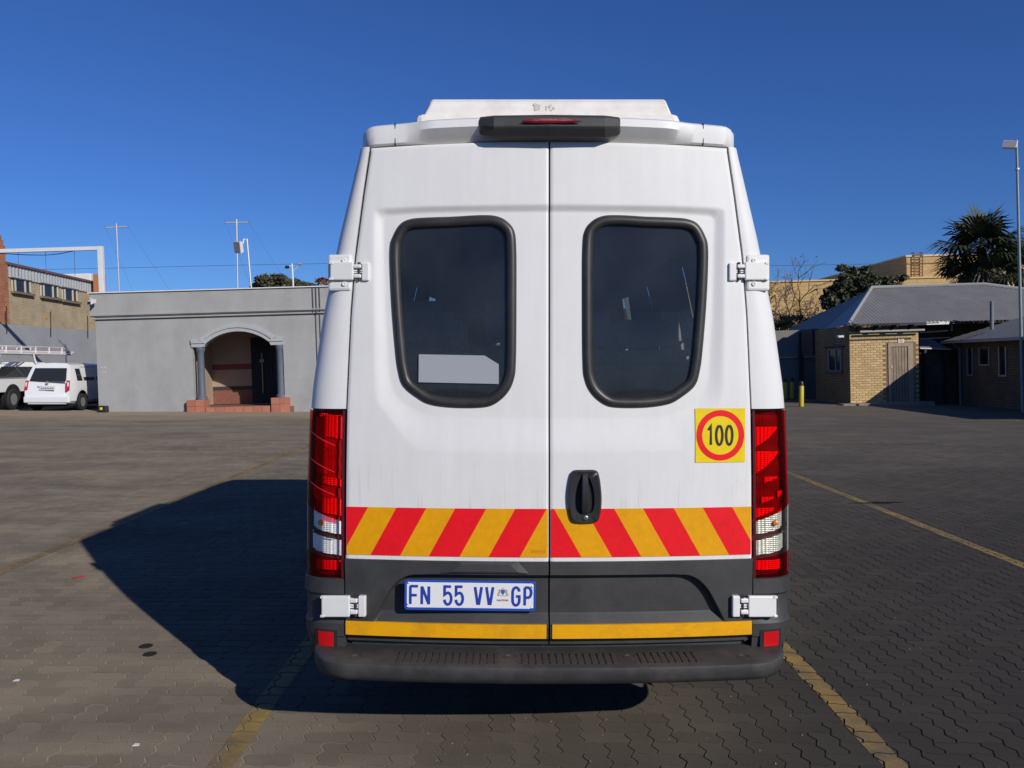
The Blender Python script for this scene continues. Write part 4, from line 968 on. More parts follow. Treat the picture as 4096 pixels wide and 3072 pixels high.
# security camera on the corner
cc_ = thing('security_camera', 'white bracketed security camera on the corner of the grey building', 'camera', (X_(388), YB - .1, Z_(1212, 388)))
b = L(388, 1212, YB); MB().box(b.x - .12, b.x - .02, YB - .14, YB - .10, b.z - .07, b.z + .10).build('mount_plate', mat('mount_tan', (.5, .36, .26), .7), cc_)
MB().tube([(b.x - .07, YB - .14, b.z + .10), (b.x - .05, YB - .34, b.z + .12), (b.x + .05, YB - .40, b.z + .06)], .03, 8).build('bracket', WMET, cc_, smooth=True)
MB().hexa([(b.x - .02, YB - .62, b.z - .10), (b.x + .12, YB - .62, b.z - .10), (b.x + .12, YB - .28, b.z - .02), (b.x - .02, YB - .28, b.z - .02), (b.x - .02, YB - .62, b.z + .02), (b.x + .12, YB - .62, b.z + .02), (b.x + .12, YB - .28, b.z + .10), (b.x - .02, YB - .28, b.z + .10)]).build('camera_body', WMET, cc_, bevel=.015)
MB().hexa([(b.x + .0, YB - .64, b.z - .085), (b.x + .10, YB - .64, b.z - .085), (b.x + .10, YB - .621, b.z - .085), (b.x + .0, YB - .621, b.z - .085), (b.x + .0, YB - .64, b.z + .005), (b.x + .10, YB - .64, b.z + .005), (b.x + .10, YB - .621, b.z + .005), (b.x + .0, YB - .621, b.z + .005)]).build('lens', GATE, cc_)
# masts and lamps behind the parapet
YM = 30.5
def mast(nm, xt, yt, xb_, yb_, c0, c1, lab):
    T, B_ = L(xt, yt, YM), L(xb_, yb_, YM); B2 = B_ + (B_ - T) * (1.6 / (T.z - B_.z))
    r = thing(nm, lab, 'mast', B2, group='aerial masts on the grey roof'); MB().tube([B2, T + Vector((0, 0, .1))], .028, 8).build('pole', GALV, r, smooth=True)
    a, b_ = L(c0[0], c0[1], YM), L(c1[0], c1[1], YM); MB().tube([a, b_], .022, 6).build('crossbar', mat('timber_bar', (.55, .46, .33), .8) if 'timber_bar' not in bpy.data.materials else bpy.data.materials['timber_bar'], r)
    for e, dx in ((a, .9), (b_, 1.5)): MB().tube([e, Vector((e.x + dx, YM + .4, B_.z - .3))], .003, 4).build('guy_wire', DSTR, r)
    for e in (a, b_): MB().tube([e - Vector((0, 0, .03)), e + Vector((0, 0, .06))], .012, 5).build('insulator', DSTR, r)
    return r
mast('aerial_mast', 466, 905, 478, 1172, (421, 911), (512, 906), 'aerial mast with a crossbar nearest the white gantry post')
mast('aerial_mast', 947, 888, 951, 1156, (901, 891), (995, 889), 'aerial mast with a crossbar behind the floodlight')
fl = thing('floodlight', 'large white floodlight on a grey pole above the arched porch', 'floodlight', L(1012, 1200, 30.0))
T, B_ = L(988, 955, 30), L(1010, 1210, 30); MB().tube([B_, T], .035, 8).build('pole', GALV, fl, smooth=True)
c = L(955, 988, 29.7); a = L(986, 960, 30)
MB().tube([a, a + Vector((-.1, 0, .03)), c + Vector((.12, .1, .12))], .03, 8).build('arm', WMET, fl, smooth=True)
def lampbox(r, c, w, h, d, rz, rx, ry=0.):
    M_ = Matrix.Translation(c) @ Euler((rx, ry, rz)).to_matrix().to_4x4()
    b_ = MB().hexa([(-w * .5, -d / 2, -h / 2), (w * .5, -d / 2, -h / 2), (w * .42, d / 2, -h * .42), (-w * .42, d / 2, -h * .42), (-w * .5, -d / 2, h / 2), (w * .5, -d / 2, h / 2), (w * .42, d / 2, h * .42), (-w * .42, d / 2, h * .42)]).xf(M_).build('lamp_head', WMET, r, bevel=.015)
    MB().box(-w * .42, w * .42, -d / 2 - .008, -d / 2 - .001, -h * .42, h * .42).xf(M_).build('lamp_glass', mat('lamp_glass', (.28, .29, .30), .15) if 'lamp_glass' not in bpy.data.materials else bpy.data.materials['lamp_glass'], b_)
lampbox(fl, c, .34, .44, .16, -.5, .25, .15)
cp = thing('camera_pole', 'thin white pole with two small cameras on the grey roof beside the tree', 'camera pole', L(1176, 1200, 29.5))
T, B_ = L(1168, 1055, 29.5), L(1177, 1210, 29.5); MB().tube([B_, T], .03, 8).build('pole', WMET, cp, smooth=True)
for dx, dz in ((-.16, -.12), (.30, -.02)):
    MB().tube([T + Vector((0, 0, -.3 if dx > 0 else -.05)), T + Vector((dx, -.05, dz))], .012, 5).build('arm', WMET, cp)
    MB().lathe([(.03, -.08), (.055, -.06), (.055, .05), (.03, .07)], T + Vector((dx, -.05, dz)), axis='x', seg=12).build('camera', GALV if dx > 0 else GATE, cp, smooth=True)
# white gantry frame
gf = thing('gantry_frame', 'white steel goalpost-shaped gantry behind the parked vehicles', 'gantry', L(401, 1200, 29))
a, b_, d = L(-260, 1016, 29), L(402, 993, 29), L(403, 1200, 29)
z_ = (a.z + b_.z) / 2
MB().box(a.x, b_.x, 28.93, 29.07, b_.z - .065, b_.z + .065).build('beam', WMET, gf, bevel=.01)
MB().box(b_.x - .085, b_.x + .085, 28.92, 29.08, d.z - .4, b_.z + .066).build('post', WMET, gf, bevel=.01)
pts = [L(x, y, 29.1) for x, y in ((-60, 1012), (40, 1016), (110, 1020), (180, 1021), (240, 1015), (298, 1003))]
MB().tube(pts, .014, 5).build('cable', DSTR, gf)
for x in (72, 182, 297): MB().tube([L(x, 1004, 29.1), L(x + 3, 1105, 29.1)], .008, 4).build('hanger_wire', DSTR, gf)

# boundary wall, brick building, chimney
P, Q = L(0, 1295, 32.5), L(386, 1325, 40); zw = (P.z + Q.z) / 2; d = Q - P; P2 = P - d * .9; Q2 = Q + d * .12
bw = thing('boundary_wall', 'plain grey plastered boundary wall behind the parked vehicles', 'wall', Vector((P.x, P.y, 0)))
quadbox(MB(), Vector((P2.x, P2.y, 0)), Vector((Q2.x, Q2.y, 0)), -.7, zw, .22).build('wall', mat('grey_plaster_wall', (.33, .34, .355), .9, var=.07, vs=.9, dirt=(.26, .26, .26), dirts=.7, dirtamt=.5), bw)
BRT = brickmat('tan_brick', (.50, .39, .235), (.44, .34, .20), (.40, .33, .22), bw=.24, bh=.105, jt=.014)
P, Q = L(32, 1060, 34.4), L(380, 1130, 42.4); zt = (P.z + Q.z) / 2; d = Q - P; P2 = P - d * .5; Q2 = Q + d * .03; zc = (hit(32, 1108, P, Q).z + hit(377, 1167, P, Q).z) / 2
bb = thing('brick_building', 'tan brick building with three small windows behind the boundary wall', 'building', Vector((P.x, P.y, 0)))
quadbox(MB(), Vector((P2.x, P2.y, 0)), Vector((Q2.x, Q2.y, 0)), 0, zc, 5).build('wall', BRT, bb)
# corrugated fascia of upright ribs
dn = d.copy(); dn.z = 0; LN = dn.length; dn.normalize(); nn = Vector((dn.y, -dn.x, 0)); nn = nn if nn.dot(P) < 0 else -nn
m = MB(); rows = [[], []]; s0, s1 = -LN * .5, LN * 1.0; npt = int((s1 - s0) / .05)
for i in range(npt + 1):
    s = s0 + (s1 - s0) * i / npt; q = Vector((P.x, P.y, 0)) + dn * s + nn * (.06 + .022 * math.sin(2 * math.pi * s / .26))
    rows[0].append((q.x, q.y, zc - .05)); rows[1].append((q.x, q.y, zt - .03))
m.grid(rows).build('fascia_sheet', mat('fascia_grey', (.42, .43, .44), .6, var=.08, vs=2), bb)
qm = MB(); quadbox(qm, Vector((P2.x, P2.y, 0)) + nn * .14, Vector((Q2.x, Q2.y, 0)) + nn * .14, zt - .04, zt + .06, .3).build('roof_edge', mat('roof_edge_brown', (.17, .085, .065), .8, var=.2), bb)
quadbox(MB(), Vector((P2.x, P2.y, 0)) + nn * .02, Vector((Q2.x, Q2.y, 0)) + nn * .02, zc - .01, zt, .1).build('fascia_back', DSTR, bb)
for (x0, y0, x1, y1) in ((44, 1118, 118, 1170), (159, 1139, 228, 1189), (245, 1155, 305, 1204)):
    m = MB(); A, B, z0, z1 = wbox(m, P, Q, x0, y0, x1, y1, .002, .03); w = m.build('window', DWIN, bb)
    m = MB(); wbox(m, P, Q, x0 - 3, y0 - 3, x1 + 3, y0 + 2, .005, .09); m.build('lintel', DSTR, w)
    for f in (.0, .17, .70, .97):
        m = MB(); xx = x0 + (x1 - x0) * f; wbox(m, P, Q, xx - 1.5, y0 + 2, xx + 2.2, y1, .032, .07); m.build('mullion', mat('mullion_cream', (.6, .55, .45), .6) if 'mullion_cream' not in bpy.data.materials else bpy.data.materials['mullion_cream'], w)
    ym = (y1) ; m = MB(); wbox(m, P, Q, x0 - 2, ym, x1 + 9, ym + 9, .03, .16); m.build('sill', mat('sill_brown', (.21, .155, .10), .8) if 'sill_brown' not in bpy.data.materials else bpy.data.materials['sill_brown'], w)
m = MB(); wbox(m, P, Q, 178, 1264, 188, 1274, .005, .02); m.build('warning_sign', mat('orange_sign', (.7, .30, .04), .6), bb)
pb = L(340, 1110, 43.5); MB().box(pb.x - 1.2, pb.x + .3, 43.5, 45, pb.z - 2, pb.z + .22).build('roof_tank', WMET, bb, bevel=.05)
oc = L(376, 1110, 41.5); MB().box(oc.x, oc.x + .35, 41.4, 42, oc.z - 1.4, oc.z + .15).build('end_wall', mat('orange_brick_end', (.46, .17, .07), .9), bb)
ch = thing('brick_chimney', 'stepped orange brick chimney tower at the left edge', 'chimney', Vector((P2.x, P2.y, 0)))
BRO = brickmat('orange_brick', (.52, .17, .065), (.40, .12, .05), (.36, .24, .16), bw=.24, bh=.105, jt=.013, var=.25)
m = MB()
c1 = hit(36, 1200, P + nn * .5, Q + nn * .5); c0 = c1 - dn * 3.2
def blk(z0, z1, e): quadbox(m, Vector((c0.x, c0.y, 0)), Vector((c1.x, c1.y, 0)) - dn * e, z0, z1, 1.6)
zz0 = L(10, 1060, 33.5).z
blk(0, zz0 + .0, 0); blk(zz0, L(10, 985, 33.5).z, .1); blk(L(10, 985, 33.5).z, L(10, 965, 33.5).z, .22); blk(L(10, 965, 33.5).z, L(0, 948, 33.5).z, .34)
m.build('brick_shaft', BRO, ch)
# electric fence brackets on the boundary wall
P, Q = L(0, 1295, 32.4), L(386, 1325, 39.9)
for (x, y0, y1), lab in (((27, 1226, 1332), 'black fence bracket with insulators below the chimney'), ((203, 1246, 1346), 'black fence bracket with insulators beside the orange sign'), ((351, 1264, 1352), 'black fence bracket with insulators nearest the grey building')):
    a, b_ = hit(x - 1, y0, P, Q), hit(x + 1, y1, P, Q); r = thing('fence_bracket', lab, 'fence post', b_, group='electric fence brackets')
    MB().tube([b_, a], .018, 6).build('rod', GATE, r)
    for k in range(7):
        p = a + (b_ - a) * (k * .09 + .02); MB().lathe([(.012, -.015), (.032, -.012), (.032, .012), (.012, .015)], p, seg=8).build('insulator', GATE, r)
# small tree tops behind the grey building come later; black box by the corner
bx0 = gnd(414, 1648); r = thing('black_box', 'small black box with a yellow label at the foot of the grey corner', 'box', bx0, tilt=False)
MB().hexa([(bx0.x - .15, bx0.y - .12, 0), (bx0.x + .15, bx0.y - .12, 0), (bx0.x + .15, bx0.y + .1, 0), (bx0.x - .15, bx0.y + .1, 0), (bx0.x - .135, bx0.y - .10, .21), (bx0.x + .135, bx0.y - .10, .21), (bx0.x + .135, bx0.y + .09, .21), (bx0.x - .135, bx0.y + .09, .21)]).build('case', GATE, r, bevel=.02)
MB().hexa([(bx0.x - .06, bx0.y - .128, .08), (bx0.x + .02, bx0.y - .128, .08), (bx0.x + .02, bx0.y - .10, .08), (bx0.x - .06, bx0.y - .10, .08), (bx0.x - .06, bx0.y - .118, .16), (bx0.x + .02, bx0.y - .118, .16), (bx0.x + .02, bx0.y - .10, .16), (bx0.x - .06, bx0.y - .10, .16)]).build('label', STY, r)

# ------------------------------------------------------------------ parked vehicles on the left
CW = mat('car_white', (.80, .80, .80), .35, coat=.6, var=.02); CG = mat('car_glass', (.025, .028, .03), .08, coat=.5); CRED = mat('car_lamp', (.55, .02, .02), .2, coat=.5); CLR = mat('car_lamp_clear', (.7, .68, .66), .2)
def loft(sec, rear, front, nst, pinch=None):
    rows = []
    for (w, z) in sec:
        y0, y1 = rear(z), front(z); r = []
        for t in np.linspace(0, 1, nst): y = y0 + (y1 - y0) * t; r.append(((w if pinch is None else pinch(w, z, y)), y, z))
        rows.append(r)
    full = [[(-x, y, z) for x, y, z in r] for r in rows] + rows[::-1]
    m = MB().grid(full); n = len(full); m.f.append(tuple(i * nst for i in range(n))); m.f.append(tuple(i * nst + nst - 1 for i in range(n))[::-1]); return m
def place(m, o): m.v = [(v[0] + o.x, v[1] + o.y, v[2] + o.z) for v in m.v]; return m
ip = lambda xs, ys: (lambda z: float(np.interp(z, xs, ys)))
# people carrier
mo = gnd(190, 1642); mo = Vector((-15.78, 28.05, 0))
car = thing('parked_car', 'white five-door people carrier parked beside the grey building', 'car', mo, tilt=False)
sec = [(.70, .24), (.80, .34), (.82, .55), (.82, .80), (.80, .98), (.74, 1.22), (.66, 1.48), (.60, 1.57), (.45, 1.62), (.0, 1.64)]
rear = ip([.2, .35, .6, .98, 1.55, 1.64], [.06, .0, .02, .08, .36, .50]); front = ip([.2, .6, .9, 1.0, 1.58, 1.64], [4.05, 4.1, 3.95, 3.25, 2.45, 2.2])
pin = lambda w, z, y: w * (1 - .10 * max(0, (.5 - y) / .5) ** 2 - .12 * max(0, (y - 3.2) / .9) ** 2)
bod = loft(sec, rear, front, 18, pin)
place(bod, mo).build('body', CW, car, smooth=True, sharp=32)
wz = lambda z: float(np.interp(z, [s[1] for s in sec], [s[0] for s in sec]))
def rearpatch(nm, pts, m_, off=.006, par=car): return place(MB().prism([(x, rear(z) - off + .10 * 0, z) for x, z in pts], (0, .02, 0)), mo).build(nm, m_, par)
rearpatch('rear_window', [(-.62, 1.02), (.62, 1.02), (.54, 1.46), (-.54, 1.46)], CG, .012)
rearpatch('tailgate_seam', [(-.60, .47), (.60, .47), (.60, .478), (-.60, .478)], DSTR, .004)
for s in (-1, 1):
    lm = rearpatch('tail_lamp', [(s * .66, .72), (s * .77, .70), (s * .75, 1.04), (s * .64, 1.04)], CRED, .020)
    rearpatch('lamp_centre', [(s * .69, .84), (s * .74, .84), (s * .73, .98), (s * .68, .98)], CLR, .024, lm)
pt = rearpatch('number_plate', [(-.26, .72), (.26, .72), (.26, .83), (-.26, .83)], mat('car_plate', (.62, .62, .64), .5), .014)
for k in range(7):
    x = -.20 + k * .064; rearpatch('plate_mark', [(x, .75), (x + .035, .75), (x + .035, .80), (x, .80)], mat('plate_mark', (.12, .12, .16), .5) if 'plate_mark' not in bpy.data.materials else bpy.data.materials['plate_mark'], .018, pt)
rearpatch('plate_hood', [(-.32, .84), (.32, .84), (.30, .875), (-.30, .875)], CW, .04)
mm_ = MB().lathe([(.05, 0), (.055, .01), (.03, .02)], (mo.x, mo.y + rear(.96) - .03, .96), axis='y', seg=14); mm_.build('badge', GALV, car)
for s in (-1, 1):
    for ya, yb, z1 in ((.46, .86, 1.44), (.92, 1.72, 1.50), (1.78, 2.6, 1.50)):
        q = [(ya + .05, 1.02), (yb, 1.02), (yb, z1), (ya + .0 + (.10 if ya < .5 else 0), z1)]
        place(MB().prism([(s * (pin(wz(z), z, y) + .006), y, z) for y, z in q], (-s * .02, 0, 0)), mo).build('side_window', CG, car)
    for y in (.86, 1.75, 2.62): place(MB().prism([(s * (pin(wz(z), z, y) + .003), yy, z) for yy, z in ((y, .35), (y + .008, .35), (y + .008, 1.0), (y, 1.0))], (-s * .01, 0, 0)), mo).build('door_seam', DSTR, car)
    for y in (.78, 3.35):
        c = Vector((mo.x + s * .73, mo.y + y, .30)); place(MB().lathe([(.36, -.02), (.36, .02)], (s * .80, y, .34), axis='x', seg=24), mo).build('wheel_arch', DARK, car)
        wheel(car, (mo.x + s * .75, mo.y + y, .295), .295, .19)
place(MB().box(-.7, .7, .2, 3.9, .16, .3), mo).build('underbody', DARK, car)
place(MB().box(-.78, .78, -.02, .10, .28, .50), mo).build('bumper', CW, car, bevel=.04)
# pick-up with ladder rack
po = Vector((-18.35, 28.15, 0))
pk = thing('pickup_truck', 'white pick-up truck with a ladder rack, partly behind the white car', 'pickup', po, tilt=False)
place(MB().box(-.80, -.74, .0, 2.35, .62, 1.08).box(.74, .80, .0, 2.35, .62, 1.08).box(-.80, .80, -.02, .03, .62, 1.08).box(-.74, .74, .03, 2.35, .60, .68), po).build('load_bed', CW, pk, bevel=.02)
place(MB().tube([(.80, .0, 1.10), (.80, 2.35, 1.10)], .02, 6), po).build('bed_rail', GALV, pk)
place(MB().tube([(-.80, .0, 1.10), (-.80, 2.35, 1.10)], .02, 6), po).build('bed_rail', GALV, pk)
place(MB().box(-.7, .6, .5, 1.9, .69, 1.16), po).build('load_cover', mat('load_dark', (.06, .05, .045), .9, var=.3), pk)
psec = [(.76, .45), (.82, .6), (.82, .98), (.79, 1.08), (.66, 1.58), (.55, 1.66), (0, 1.69)]
prear = ip([.4, 1.05, 1.7], [2.40, 2.42, 2.62]); pfront = ip([.4, .9, 1.05, 1.65, 1.7], [5.0, 5.0, 4.15, 3.4, 3.2])
place(loft(psec, prear, pfront, 12), po).build('cab', CW, pk, smooth=True, sharp=30)
place(MB().prism([(x, prear(z) - .012, z) for x, z in ((-.66, 1.12), (.66, 1.12), (.58, 1.50), (-.58, 1.50))], (0, .02, 0)), po).build('rear_window', CG, pk)
pwz = ip([s[1] for s in psec], [s[0] for s in psec])
for s in (-1, 1):
    place(MB().prism([(s * (pwz(z) + .008), y, z) for y, z in ((2.62, 1.12), (3.75, 1.12), (3.35, 1.52), (2.75, 1.52))], (-s * .02, 0, 0)), po).build('side_window', CG, pk)
    for y in (.95, 4.05):
        place(MB().lathe([(.46, -.03), (.46, .03)], (s * .785, y, .44), axis='x', seg=24), po).build('wheel_arch', DARK, pk)
        wheel(pk, (po.x + s * .72, po.y + y, .37), .37, .26)
place(MB().box(-.5, .5, .3, 4.8, .3, .6), po).build('chassis', DARK, pk)
rk = MB()
for s in (-1, 1): rk.tube([(s * .62, -.2, 1.98), (s * .62, 5.2, 1.98)], .035, 6).tube([(s * .62, -.2, 2.24), (s * .62, 4.6, 2.24), (s * .62, 5.2, 2.02)], .016, 6)
for y in (.1, 2.6, 4.4): rk.tube([(-.62, y, 1.98), (.62, y, 1.98)], .03, 6)
for y in (.1, 2.55):
    for s in (-1, 1): rk.tube([(s * .72, y, 1.06 if y < 1 else 1.6), (s * .62, y, 1.98)], .028, 6)
for y in (.1, .9, 1.8, 2.7, 3.6, 4.5):
    for s in (-1, 1): rk.tube([(s * .62, y, 1.98), (s * .62, y, 2.24)], .026, 6)
place(rk, po).build('roof_rack', WMET, pk)
RAIL = mat('ladder_red', (.45, .06, .05), .5); ld = thing('ladder', 'red and white ladder lying on the rack of the pick-up', 'ladder', po + Vector((0, 0, 2.03)), tilt=False)
for s in (-.25, .30): place(MB().box(s - .025, s + .025, -.1, 5.3, 2.03, 2.12), po).build('rail', RAIL, ld)
for k in range(18): place(MB().tube([(-.25, .05 + k * .3, 2.075), (.30, .05 + k * .3, 2.075)], .014, 6), po).build('rung', WMET, ld)
ld2 = thing('ladder', 'pale aluminium ladder along the right side of the pick-up rack', 'ladder', po + Vector((.45, 0, 2.03)), tilt=False)
for s in (.40, .57): place(MB().box(s - .02, s + .02, 0, 5.45, 2.03, 2.10), po).build('rail', WMET, ld2)
for k in range(17): place(MB().tube([(.40, .1 + k * .32, 2.065), (.57, .1 + k * .32, 2.065)], .012, 6), po).build('rung', WMET, ld2)
# ------------------------------------------------------------------ right: brick house, low building, far block
ROOF = mat('roof_sheet', (.195, .19, .182), .6, var=.12, vs=1.5, dirt=(.14, .135, .13), dirts=.8, dirtamt=.5)
ROOF2 = mat('roof_sheet_pale', (.33, .33, .325), .5, var=.1, vs=2)
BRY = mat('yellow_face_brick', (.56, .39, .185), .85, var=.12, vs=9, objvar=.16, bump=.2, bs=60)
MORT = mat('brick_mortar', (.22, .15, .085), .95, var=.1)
BRY2 = brickmat('yellow_brick_shaded', (.30, .19, .08), (.25, .16, .07), (.14, .095, .055), bw=.245, bh=.099, jt=.012)  # darker copy of the house brick, side-wall shade put into the colour
BRD = brickmat('brown_brick_course', (.20, .135, .075), (.16, .11, .065), (.10, .075, .05), bw=.245, bh=.099, jt=.012)
TIMB = mat('dark_timber', (.035, .032, .03), .8)
def sheet(pts_low, pts_high, amp=.014, pitch=.15, nseg=8):   # corrugated sheet between two polylines with equal parameters
    (a, b), (c, d) = pts_low, pts_high; n = max(2, int((b - a).length / pitch * 4)); up = Vector((0, 0, 1)); r0, r1 = [], []
    for i in range(n + 1):
        t = i / n; o = up * amp * math.sin(i * math.pi / 2); r0.append(a.lerp(b, t) + o); r1.append(c.lerp(d, t) + o)
    return MB().grid([r0, r1])
def roofface(low0, low1, hi0, hi1, amp=.014, pitch=.15, dirv=None):
    # ribs run down the fall line: cut a trapezoid (low0,low1,hi1,hi0) into ribs of constant run along the eave
    e = (low1 - low0); Ln = e.length; e.normalize(); n = max(4, int(Ln / pitch * 4)); r0, r1 = [], []
    s0, s1 = (hi0 - low0).dot(e), (hi1 - low0).dot(e)
    for i in range(n + 1):
        s = Ln * i / n; p = low0 + e * s
        if s < s0: q = low0.lerp(hi0, s / s0) if s0 > 1e-6 else hi0
        elif s > s1: q = hi1.lerp(low1, (s - s1) / (Ln - s1)) if Ln - s1 > 1e-6 else hi1
        else: q = hi0.lerp(hi1, (s - s0) / max(s1 - s0, 1e-6))
        o = Vector((0, 0, amp * math.sin(i * math.pi / 2))); r0.append(p + o); r1.append(q + o)
    return MB().grid([r0, r1])
YH = 32.5
hx0, hx1 = L(3400, 1450, YH).x, L(3676, 1450, YH).x
h = thing('brick_house', 'yellow brick house with grey hipped sheet roof and wooden door, right of the van', 'house', (hx0, YH, zg(hx0)))
zE = L(3402, 1297, 31.95).z; zW = L(3400, 1342, YH).z; zfl = L(3400, 1611, YH).z
Ept = Vector((hx0 - .25, 31.95, zE)); Apt = Vector((14.35, 38, zE)); B_ = L(3487, 1154, 35.7); C_ = L(3937, 1142, 35.7); C_.z = B_.z; C_.x += .0
FR = Vector((27.0, 31.95, zE))
rf = roofface(Ept, FR, B_, C_).build('roof', ROOF, h, smooth=True, sharp=80)
roofface(Apt, Ept, B_, B_ + Vector((.02, 0, 0))).build('hip_face', ROOF2, rf, smooth=True, sharp=80)
MB().face([FR, Vector((27.0, 39.5, zE)), C_]).build('hip_face', ROOF, rf)
MB().tube([Ept + Vector((0, 0, .03)), B_ + Vector((0, 0, .05)), C_ + Vector((0, 0, .05)), FR + Vector((0, 0, .03))], .07, 6).build('ridge_cap', ROOF2, rf, smooth=True)
lw = [L(2960, 1372, 46), L(3116, 1353, 43), Apt, B_, L(3400, 1198, 40), L(3252, 1266, 43.5), L(3116, 1337, 47), L(2960, 1365, 49)]
cw = L(3200, 1318, 42.5)
MB().add([cw] + lw, [(0, i + 1, (i + 1) % len(lw) + 1) for i in range(len(lw))]).build('rear_roof', ROOF, h)
# front wall bricks
dx0, dx1, dzt = L(3552, 1400, YH).x, L(3652, 1400, YH).x, L(3600, 1371, YH).z
MB().box(hx0 + .012, dx0, YH + .012, YH + .25, -.9, zW + .3).box(dx1, hx1, YH + .012, YH + .25, -.9, zW + .3).box(dx0, dx1, YH + .012, YH + .25, dzt, zW + .3).build('wall_core', MORT, h)
bwid, bhei = .235, .0935; nb = 0
bmesh_ = MB().box(0, bwid - .012, 0, .05, 0, bhei - .013); me = bpy.data.meshes.new('brick'); me.from_pydata(bmesh_.v, [], bmesh_.f); me.materials.append(BRY)
me2 = bpy.data.meshes.new('brick_half'); b2 = MB().box(0, bwid / 2 - .012, 0, .05, 0, bhei - .013); me2.from_pydata(b2.v, [], b2.f); me2.materials.append(BRY)
rowsn = int((zW + .06 - (zfl - .02)) / bhei); base = org(h)
for r in range(rowsn + 1):
    z = zfl - .01 + r * bhei; x = hx0; first = r % 2 == 1
    while x < hx1 - .05:
        w, m_ = (bwid / 2, me2) if first else (bwid, me); first = False
        if x + w > hx1 + .02: w, m_ = bwid / 2, me2
        if not (x + w > dx0 + .01 and x < dx1 - .01 and z < dzt + .0) and x + w < hx1 + .13:
            o = bpy.data.objects.new('brick', m_); COL.objects.link(o); o.parent = h; o.location = Vector((x, YH + random.uniform(-.003, .003), z)) - base; nb += 1
        x += w
# side wall in shade with its window
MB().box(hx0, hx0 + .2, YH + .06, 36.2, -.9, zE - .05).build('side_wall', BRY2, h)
P, Q = Vector((hx0, YH, 0)), Vector((hx0, 36.2, 0))
def sidebox(nm, m_, x0, y0, x1, y1, a, b, par):
    A, Bq = hit(x0, (y0 + y1) / 2, P, Q), hit(x1, (y0 + y1) / 2, P, Q); xm = (x0 + x1) / 2; z0, z1 = hit(xm, y1, P, Q).z, hit(xm, y0, P, Q).z
    return MB().box(hx0 - b, hx0 - a, min(A.y, Bq.y), max(A.y, Bq.y), z0, z1).build(nm, m_, par)
DFRM = mat('shaded_frame', (.20, .20, .20), .6)  # pale frame darkened, the shade on it is put into the colour
w = sidebox('side_window', DWIN, 3318, 1400, 3366, 1480, -.05, .02, h)
for a in ((3314, 1396, 3320, 1484), (3344, 1400, 3348, 1480), (3364, 1396, 3370, 1484), (3314, 1394, 3370, 1400), (3314, 1480, 3370, 1486)): sidebox('frame', DFRM, *a, .018, .05, w)
sidebox('lintel', TIMB, 3302, 1385, 3380, 1391, .0, .08, w); sidebox('sill', BRD, 3310, 1486, 3374, 1492, .0, .12, w)
cam2 = thing('security_camera', 'small white camera under the eave at the corner of the brick house', 'camera', (hx0 - .2, YH + .4, zW - .1))
c = hit(3385, 1341, P, Q); MB().tube([c + Vector((-.02, 0, .02)), c + Vector((-.25, -.1, 0))], .02, 6).build('arm', WMET, cam2)
MB().box(c.x - .42, c.x - .2, c.y - .28, c.y - .08, c.z - .09, c.z + .02).build('camera_body', WMET, cam2, bevel=.01)
# eave woodwork over the front wall
MB().box(hx0 - .2, 16.5, 31.97, 32.03, zE - .06, zE - .02).build('fascia', TIMB, h)
MB().box(hx0 + .3, hx1 + .1, 32.2, 32.25, L(3500, 1326, 32.2).z - .02, L(3500, 1321, 32.2).z).build('gutter', ROOF2, h)
for x in (3440, 3510, 3580, 3650):
    p = L(x, 1320, 32.2); MB().hexa([(p.x - .03, 31.99, zE - .14), (p.x + .03, 31.99, zE - .14), (p.x + .03, YH, zE - .30), (p.x - .03, YH, zE - .30), (p.x - .03, 31.99, zE - .07), (p.x + .03, 31.99, zE - .07), (p.x + .03, YH, zE - .06), (p.x - .03, YH, zE - .06)]).build('rafter', TIMB, h)
MB().box(hx0 + .02, hx1 - .3, YH - .03, YH - .004, L(3500, 1357, YH).z - .02, L(3500, 1355, YH).z).build('wall_strip', TIMB, h)
# door
DRW = mat('weathered_door', (.30, .225, .16), .85, var=.25, vs=3, aniso=(6, 6, 1), dirt=(.13, .115, .10), dirts=2, dirtamt=.8)
DFR = mat('door_frame', (.33, .26, .19), .8, var=.15)
ybs = L(3600, 1612, YH).z
door_ = MB().box(dx0 + .10, dx1 - .22, YH + .02, YH + .07, ybs, dzt - .16).build('door', DRW, h)
for k in range(5):
    x = dx0 + .10 + (dx1 - dx0 - .32) * (k + 1) / 6; MB().box(x - .004, x + .004, YH + .012, YH + .018, ybs, dzt - .17).build('board_joint', TIMB, door_)
MB().box(dx0, dx0 + .09, YH - .02, YH + .09, ybs, dzt).box(dx1 - .2, dx1, YH - .01, YH + .09, ybs, dzt).box(dx0 + .09, dx1 - .2, YH - .015, YH + .085, dzt - .15, dzt).build('door_frame', DFR, h)
MB().box(dx0 + .12, dx0 + .16, YH - .01, YH + .018, L(3565, 1474, YH).z, L(3565, 1462, YH).z).build('door_handle', GALV, door_)
sg = L(3603, 1363, YH); s_ = MB().box(sg.x - .11, sg.x + .11, YH - .03, YH - .012, sg.z - .08, sg.z + .08).build('notice_sign', mat('sign_white', (.72, .70, .70), .5), h)
m = MB()
n = 20; m.add([(sg.x + r * math.cos(2 * math.pi * i / n), YH - .033, sg.z + r * math.sin(2 * math.pi * i / n)) for i in range(n) for r in (.068, .050)], [(2 * i, 2 * i + 1, (2 * i + 3) % (2 * n), (2 * i + 2) % (2 * n)) for i in range(n)])
m.face([(sg.x - .045, YH - .0335, sg.z + .03), (sg.x - .03, YH - .0335, sg.z + .045), (sg.x + .045, YH - .0335, sg.z - .03), (sg.x + .03, YH - .0335, sg.z - .045)]); m.build('sign_ring', mat('sign_red', (.55, .05, .06), .5), s_)
